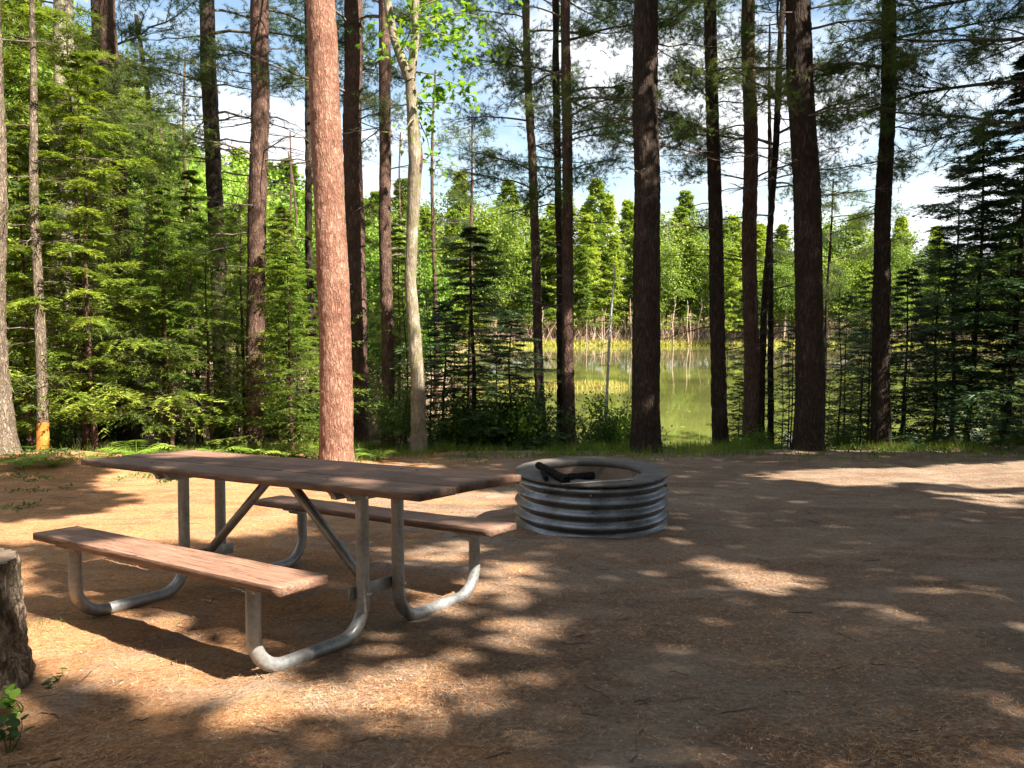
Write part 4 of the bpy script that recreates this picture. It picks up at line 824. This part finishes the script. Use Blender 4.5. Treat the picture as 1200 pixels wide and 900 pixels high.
V, T = blades(np.stack([x, y, z], 1), np.stack([g.normal(0, .7, len(x)), g.normal(0, .7, len(x)), np.ones(len(x))], 1), g.normal(0, 1, (len(x), 3)), g.uniform(.015, .05, len(x)), .0028, False)
stuff('moss', 'thin green sprouts around the foot of the stump', 'ground cover', npmesh('sprouts', V, None, T, [M['grass']]))
n_ = 9000; x = g.uniform(-8, 10, n_); y = g.uniform(11.0, 13.0, n_); k = (fbm(x * 1.6 + 9, y * 1.6, 0, 3, 28) + (y - 12.2) * .12 > .52); x, y = x[k], y[k]; z = terrain(x, y)
V, Q = blades(np.stack([x, y, z], 1) + g.uniform(0, .06, (len(x), 1)) * [0, 0, 1.], np.stack([g.normal(0, 1, len(x)), g.normal(0, 1, len(x)), g.uniform(.1, .9, len(x))], 1), unit(g.normal(0, .4, (len(x), 3)) + [0, 0, 1]), g.uniform(.02, .07, len(x)), .025, True)
stuff('weeds', 'patchy low weeds along the edge of the bare ground', 'weeds', npmesh('weeds', V, Q, None, [M['shrub']]))
# pine needles
n_ = 150000; r_ = 2.1 + 9.5 * g.random(n_) ** 1.7; a_ = g.uniform(-.66, .66, n_); x = r_ * np.tan(a_); y = r_; k = fbm(x * 1.7, y * 1.7, 0, 3, 12) + g.uniform(-.15, .15, n_) - .025 * x > .36; x, y = x[k], y[k]; z = terrain(x, y) + g.uniform(.001, .006, len(x)); az = g.uniform(0, 6.28, len(x))
V, T = blades(np.stack([x, y, z], 1), np.stack([np.cos(az), np.sin(az), g.normal(.03, .12, len(x))], 1), np.tile([0, 0, 1.], (len(x), 1)), g.uniform(.025, .07, len(x)), .0022, False)
stuff('needle_litter', 'fallen pine needles scattered over the ground', 'pine needles', npmesh('needles', V, None, T, [M['litter']]))
n_ = 3200; r_ = 2.2 + 8 * g.random(n_) ** 1.4; a_ = g.uniform(-.62, .62, n_); x = r_ * np.tan(a_); y = r_; k = fbm(x * .8, y * .8, 0, 3, 15) > .38; x, y = x[k], y[k]; z = terrain(x, y) + .005; az = g.uniform(0, 6.28, len(x))
V, Q = blades(np.stack([x, y, z], 1), np.stack([np.cos(az), np.sin(az), g.normal(.1, .2, len(x))], 1), unit(g.normal(0, .3, (len(x), 3)) + [0, 0, 1]), g.uniform(.005, .02, len(x)), g.uniform(.003, .009, len(x)), True)
stuff('wood_chips', 'pale chips and leaf bits scattered on the soil', 'debris', npmesh('chips', V, Q, None, [M['chips']]))
P = []; 
for k in range(200):
    r0_ = 2.3 + 7 * g.random() ** 1.3; x0 = r0_ * math.tan(g.uniform(-.6, .6)); az = g.uniform(0, 6.28); l = g.uniform(.03, .16); t = np.linspace(0, 1, 4); q = np.stack([x0 + np.cos(az) * l * t, r0_ + np.sin(az) * l * t + g.normal(0, .006, 4), 0 * t], 1); q[:, 2] = terrain(q[:, 0], q[:, 1]) + .004; P.append(q)
V, Q = tubes(np.array(P), np.full((200, 4), .0016) * g.uniform(.6, 1.7, (200, 1)), 4)
stuff('twigs', 'small fallen twigs scattered on the soil', 'twigs', npmesh('twigs', V, Q, None, [M['twig']]))
# reeds on the spit and far shore, dead brush
x = g.uniform(-2, 6.0, 5000); y = g.normal(35.5, .8, 5000); z = terrain(x, y); k = z > WL - .05; x, y, z = x[k], y[k], z[k]
V, T = blades(np.stack([x, y, z], 1), np.stack([g.normal(0, .3, len(x)), g.normal(0, .3, len(x)), np.ones(len(x))], 1), g.normal(0, 1, (len(x), 3)), g.uniform(.1, .3, len(x)), .05, False)
stuff('reeds', 'orange brown reeds on a low spit in the pond', 'reeds', npmesh('reeds', V, None, T, [M['reed']]))
x = g.uniform(-30, 85, 30000); y = far_shore(x) + g.uniform(-1.0, 4.5, 30000) ; z = terrain(x, y); k = (z > WL - .1); x, y, z = x[k], y[k], z[k]
V, T = blades(np.stack([x, y, z], 1), np.stack([g.normal(0, .4, len(x)), g.normal(0, .4, len(x)), np.ones(len(x))], 1), g.normal(0, 1, (len(x), 3)), g.uniform(.2, .75, len(x)), .14, False)
stuff('shore_reeds', 'yellow green reeds lining the far shore of the pond', 'reeds', npmesh('shore_reeds', V, None, T, [M['reed']]))
n_ = 26000; x = g.uniform(-32, 85, n_); y = far_shore(x) + g.uniform(2, 16, n_); z = terrain(x, y)
V, T = blades(np.stack([x, y, z], 1), np.stack([g.normal(0, .55, n_), g.normal(0, .4, n_), np.ones(n_)], 1), g.normal(0, 1, (n_, 3)), 3.4 * g.random(n_) ** 1.5 + .6, .1, False)
stuff('dead_brush', 'pinkish dead brush under the trees of the far shore', 'brush', npmesh('brush', V, None, T, [M['brush']]))
n_ = 26000; y = 17 + 34 * g.random(n_); x = left_shore(y) - .5 - g.uniform(0, 1, n_) * y * .75; z = terrain(x, y)
V, T = blades(np.stack([x, y, z], 1), np.stack([g.normal(0, .6, n_), g.normal(0, .5, n_), np.ones(n_)], 1), g.normal(0, 1, (n_, 3)), g.uniform(.3, 1.6, n_), .04, False)
stuff('dry_brush', 'dry pale brush between the trunks of the left hand woods', 'brush', npmesh('dry_brush', V, None, T, [M['brush']]))
# lily pads / algae on the pond
n_ = 90; x = g.uniform(2, 14, n_); y = g.uniform(19, 34, n_); k = fbm(x * .35, y * .5, 0, 3, 61) > .5; x, y = x[k], y[k]
V, Q = blades(np.stack([x, y, np.full(len(x), WL + .006)], 1), np.stack([g.normal(0, 1, len(x)), g.normal(0, 1, len(x)), 0 * x], 1), np.tile([0, 0, 1.], (len(x), 1)), g.uniform(.08, .2, len(x)), .12, True)
stuff('pond_weed', 'floating green weed on the pond near the bank', 'pond weed', npmesh('weed', V, Q, None, [M['shrub_light']]))

# ------------------------------------------------------------------ unseen shade trees by the camera, crowns shaped to cast the sun patches
def inpoly(px, py, poly):
    c = np.zeros(px.shape, bool); n = len(poly); j = n - 1
    for i in range(n):
        xi, yi = poly[i]; xj, yj = poly[j]
        c ^= ((yi > py) != (yj > py)) & (px < (xj - xi) * (py - yi) / (yj - yi + 1e-9) + xi); j = i
    return c
def gproj(u, v):
    return project(g2w(np.stack([u, v, 0 * u], -1)))
# sun patches on the ground, in ground coordinates traced once from their outlines; value = open fraction
PATCH = [([(130, 553), (300, 546), (430, 566), (560, 574), (612, 577), (606, 595), (590, 605), (500, 609), (380, 600), (330, 625), (200, 640), (60, 640), (-60, 640), (-60, 612), (110, 600), (170, 585), (100, 572), (110, 560)], 1.0),
         ([(-80, 655), (-20, 640), (60, 660), (60, 700), (-80, 700)], .9),
         ([(-80, 712), (60, 716), (100, 706), (160, 715), (310, 770), (345, 800), (480, 770), (560, 790), (548, 835), (470, 850), (395, 835), (330, 868), (255, 862), (215, 828), (120, 826), (60, 795), (-80, 775)], .95),
         ([(100, 659), (165, 643), (250, 660), (240, 669), (120, 666)], .9), ([(240, 722), (290, 727), (365, 750), (356, 765), (270, 742)], .6), ([(180, 672), (340, 690), (400, 712), (240, 700)], .12), ([(257, 640), (330, 655), (350, 672), (262, 650)], .5),
         ([(440, 640), (560, 632), (585, 655), (470, 668)], .6), ([(545, 668), (630, 655), (648, 690), (610, 712), (540, 700)], .85), ([(470, 690), (560, 690), (560, 716), (470, 735)], .6), ([(540, 728), (660, 716), (690, 738), (650, 762), (540, 765)], .55),
         ([(450, 772), (545, 775), (548, 820), (470, 830)], .9), ([(-30, 798), (48, 798), (52, 836), (-30, 840)], .55), ([(390, 845), (470, 825), (480, 862), (395, 868)], .7),
         ([(812, 657), (868, 655), (958, 678), (955, 694), (895, 698), (815, 676)], .95), ([(1060, 688), (1140, 680), (1160, 700), (1070, 712)], .35), ([(1130, 870), (1230, 862), (1230, 920), (1120, 910)], .6), ([(660, 872), (720, 868), (715, 895), (660, 897)], .4),
         ([(868, 556), (960, 549), (1060, 545), (1200, 541), (1300, 541), (1300, 572), (1160, 572), (1100, 566), (980, 571)], .9), ([(1080, 575), (1220, 578), (1220, 600), (1160, 596)], .7), ([(800, 600), (860, 592), (870, 606), (810, 610)], .15),
         ([(400, 543), (520, 540), (520, 552), (430, 556)], .7), ([(200, 862), (330, 870), (300, 900), (200, 900)], .25), ([(560, 800), (640, 790), (640, 830), (570, 840)], .25), ([(980, 700), (1100, 720), (1060, 760), (960, 740)], .12)]
def openness(u, v):
    px, py, d = gproj(u, v); o = np.full(u.shape, .0)
    j1 = (vn(u * 2.6, v * 2.6, 0, 71) - .5); j2 = (vn(u * 2.6, v * 2.6, 0, 72) - .5); sc = 45 / np.maximum(d, 1)
    qx = px + j1 * sc * 1.6; qy = py + j2 * sc * .8
    for poly, val in PATCH: o = np.where(inpoly(qx, qy, poly), np.maximum(o, val), o)
    # the left-hand woods and far bank lie open to the sun
    lf = -1.7 - (v - 11.0) * .42 ; wood = sstep(-.4, .8, lf - u) * sstep(10.4, 11.4, v) * (fbm(u * .55, v * .55, 0, 3, 73) > .30)
    o = np.maximum(o, wood); o = np.maximum(o, sstep(17.6, 19.5, v) * .9)
    for (tx_, ty_, za, zb, w_) in ((-2.36, 11.3, -.3, 3.5, .5), (-2.5, 11.3, 4.8, 6.6, .5), (-1.62, 12.9, .9, 3.5, .3), (.55, 15.5, .2, 2.4, .25), (.97, 14.6, .9, 2.4, .25)):  # gaps left in the unseen crowns so sun reaches chosen trunks
        zt_ = (v - ty_) / .58; o = np.where((np.abs(u - (tx_ - .76 * zt_)) < w_) & (zt_ > za) & (zt_ < zb), np.maximum(o, .95), o)
    o = np.where((v > 12) & (v < 18) & (o < .1) & (vn(u * .9, v * .9, 0, 74) > .72), .45, o)
    return o
g = np.random.default_rng(99); n_ = 185000
u = g.uniform(-7.5, 13.5, n_); v = g.uniform(.3, 19.5, n_)
o = openness(u, v); keep = g.random(n_) < np.where(o > .86, 0, np.minimum(1, -np.log(np.maximum(o, .01)) / 4.2)); u, v = u[keep], v[keep]  # crown leaves dropped wherever their shadow would cover a sun patch
z = 10.5 + 3.2 * (fbm(u * .3, v * .3, 0, 3, 81) - .45) * 2 + g.normal(0, .7, len(u)); z = np.maximum(z, 7.0)
Gp = np.stack([u + SUN_G[0] * z, v + SUN_G[1] * z, z], 1); Wp = g2w(Gp)
px, py, d = project(Wp); vis = (d > .2) & (px > -120) & (px < 1320) & (py > -90) & (py < 960)
# lift anything that would enter the frame along its own sun ray
z2 = z + 5; Gp2 = np.stack([u + SUN_G[0] * z2, v + SUN_G[1] * z2, z2], 1); Wp[vis] = g2w(Gp2)[vis]
px, py, d = project(Wp); vis = (d > .2) & (px > -60) & (px < 1260) & (py > -60) & (py < 960); Wp = Wp[~vis]
SHT = np.array([(6.5, -5.5), (12.5, -3.5), (10.8, 2.6), (15.5, 1.0), (20.5, -1.0), (13.0, 6.5), (18.5, 5.5), (2.2, -5.2), (8.0, 5.6)])
SHT[8] = (9.5, 9.0); 
dist = np.linalg.norm(Wp[:, None, :2] - SHT[None], axis=2) + 0; own = dist.argmin(1)
SHL = ['tall unseen shade tree standing behind the camera at right', 'unseen shade tree behind the camera farther right', 'unseen shade tree close beside the camera at right', 'unseen shade tree right of the clearing', 'unseen shade tree farthest right of the clearing', 'unseen shade tree right of the bank, outside the frame', 'unseen shade tree right of the bank, farther from the clearing', 'unseen shade tree directly behind the camera', 'unseen shade tree outside the frame beside the bank spruces']
# unseen spruces added behind and beside the camera to cut the sky light
rr = random.Random(70); cnt = 0
for k in range(400):
    a = rr.uniform(0, 2 * math.pi); rad = rr.uniform(8, 24); qx, qy = rad * math.sin(a), 4 + rad * math.cos(a)
    if qy > -1 and abs(qx) < .72 * qy + 3.2: continue
    if math.hypot(qx, qy) < 4: continue
    Hh = rr.uniform(9, 14); zz_ = np.linspace(0, Hh, 40); w = 2.3 * Hh / 7.5 * np.clip(1 - zz_ / Hh, 0, 1) ** .6 + .2
    uu = np.concatenate([qx + ox - SUN_G[0] * zz_ for ox in (-w, -w * .66, -w * .33, 0, w * .33, w * .66, w)]); vv = np.concatenate([qy - SUN_G[1] * zz_] * 7)
    ok = (vv > 1.0) & (vv < 22)
    if ok.any() and (openness(uu[ok], vv[ok]) > .3).any(): continue
    pr = SPR[k % 3]; r = thing('spruce_tree', 'tall unseen spruce added behind the camera to block sky light', 'tree', (qx, qy, float(terrain(qx, qy))), (0, 0, rr.uniform(0, 6)), 'unseen spruces added round the camera to block sky light'); sc_ = Hh / 7.5; r.scale = (sc_, sc_, sc_)
    obj('trunk', pr[1], r); obj('crown', pr[0], r); cnt += 1
    if cnt > 60: break
print('ring trees', cnt)
for k in range(len(SHT)):
    P = Wp[own == k]
    if len(P) < 50: continue
    bx, by = SHT[k]; gz = float(terrain(bx, by)); ctr = P.mean(0); r = thing('unseen_shade_tree', SHL[k], 'tree', (bx, by, gz)); P = P - [bx, by, gz]; top = np.percentile(P[:, 2], 90)
    cz = P[:, 2].mean(); obj('trunk', trunk_mesh([[0, 0, -.2], [0, 0, 0], [0, .1, cz * .5], [.1, 0, cz * .9], [.1, 0, top]], [.24, .22, .17, .12, .03], n=18, step=.3, bark=.012, seed=90 + k, mat=M['bark_dark']), r)
    sel = P[g.integers(0, len(P), 90)]; br = []
    for q in sel:
        s0 = np.array([.05, .03, max(2.5, min(q[2] - .4 - np.hypot(q[0], q[1]) * .35, top * .95))]); t = np.linspace(0, 1, 6)[:, None]; bb = s0 + (q - s0) * t + np.array([0, 0, .25]) * np.sin(t * 3.14); tt_ = np.linspace(0, 5, 40)
        bg = w2g(np.stack([np.interp(tt_, np.arange(6), bb[:, c_]) for c_ in range(3)], 1) + [bx, by, gz]); ou = openness(bg[:, 0] - SUN_G[0] * bg[:, 2], bg[:, 1] - SUN_G[1] * bg[:, 2])
        if (ou > .3).any() or len(br) > 45: continue
        br.append(bb)
    if not br: br = [np.array([[0, 0, 3.], [0, .1, 3.5], [.1, .1, 4], [.1, .2, 4.5], [.2, .2, 5], [.2, .3, 5.5]])]
    V, Q = tubes(np.array(br), np.full((len(br), 1), 1.) * np.linspace(.045, .008, 6)[None], 5); tag(obj('limbs', MB().add(V, Q).mesh('limbs', [M['bark_dark']]), r), kind='stuff')
    m_ = len(P); V, Q = blades(P, g.normal(0, 1, (m_, 3)), unit(g.normal(0, .6, (m_, 3)) + [0, 0, 1.2]), .2 * g.uniform(.7, 1.3, m_), .13, True); obj('crown', npmesh('crown', V, Q, None, [M['canopy']]), r)

# ------------------------------------------------------------------ say which one each of the look-alikes is
bpy.context.view_layer.update()
MARK = [(-400, 'the left edge'), (-9, 'the flared leftmost trunk'), (50, 'the orange based trunk'), (140, 'the second brown pine'), (255, 'the dark forked pine'), (300, 'the reddish pine'), (385, 'the big red pine'), (452, 'the narrow brown trunk'), (490, 'the pale maple'), (635, 'the slender leaning pine'), (662, 'the close pine pair'), (757, 'the stout pine'), (842, 'the twiggy pine'), (880, 'the pale topped pine'), (944, 'the thickest right pine'), (1036, 'the tall right pine'), (1700, 'the right edge')]
ORD = ['leftmost', 'second', 'third', 'fourth', 'fifth', 'sixth', 'seventh', 'eighth', 'ninth', 'tenth', 'eleventh', 'twelfth']
KIND = {'shrubs in the central thicket': 'leafy green shrub', 'low shrubs on the bank between the right pines': 'low leafy shrub', 'shrubs under the right hand spruces': 'shaded shrub', 'undergrowth shrubs beneath the left spruces': 'undergrowth shrub',
        'thin saplings among the trunks': 'thin dark sapling', 'slender stems deeper in the left hand woods': 'slender bare stem', 'pale green trees deeper in the woods at left': 'pale green tree', 'slim young trees on the bank at right': 'slim young tree', 'ferns at the left edge of the clearing': 'bright green fern'}
cells = {}
for o in list(COL.objects):
    if o.parent is None and o.get('group') in KIND:
        px, py, d = project(np.array(o.matrix_world.translation)); i = max(k for k in range(len(MARK) - 1) if MARK[k][0] <= px or k == 0)
        cells.setdefault((o['group'], i), []).append((float(px), o))
for (gname, i), lst in cells.items():
    lst.sort(key=lambda q: q[0]); a, b = MARK[i][1], MARK[i + 1][1]; n = len(lst)
    for k, (px, o) in enumerate(lst):
        w = 'lone ' if n == 1 else (ORD[min(k, 11)] + ' ' if k == 0 else (ORD[min(k, 11)] + ' from left, ' if k < n - 1 else 'rightmost '))
        o['label'] = f"{w.replace(' from left,', '')}{KIND[gname]} between {a} and {b}"
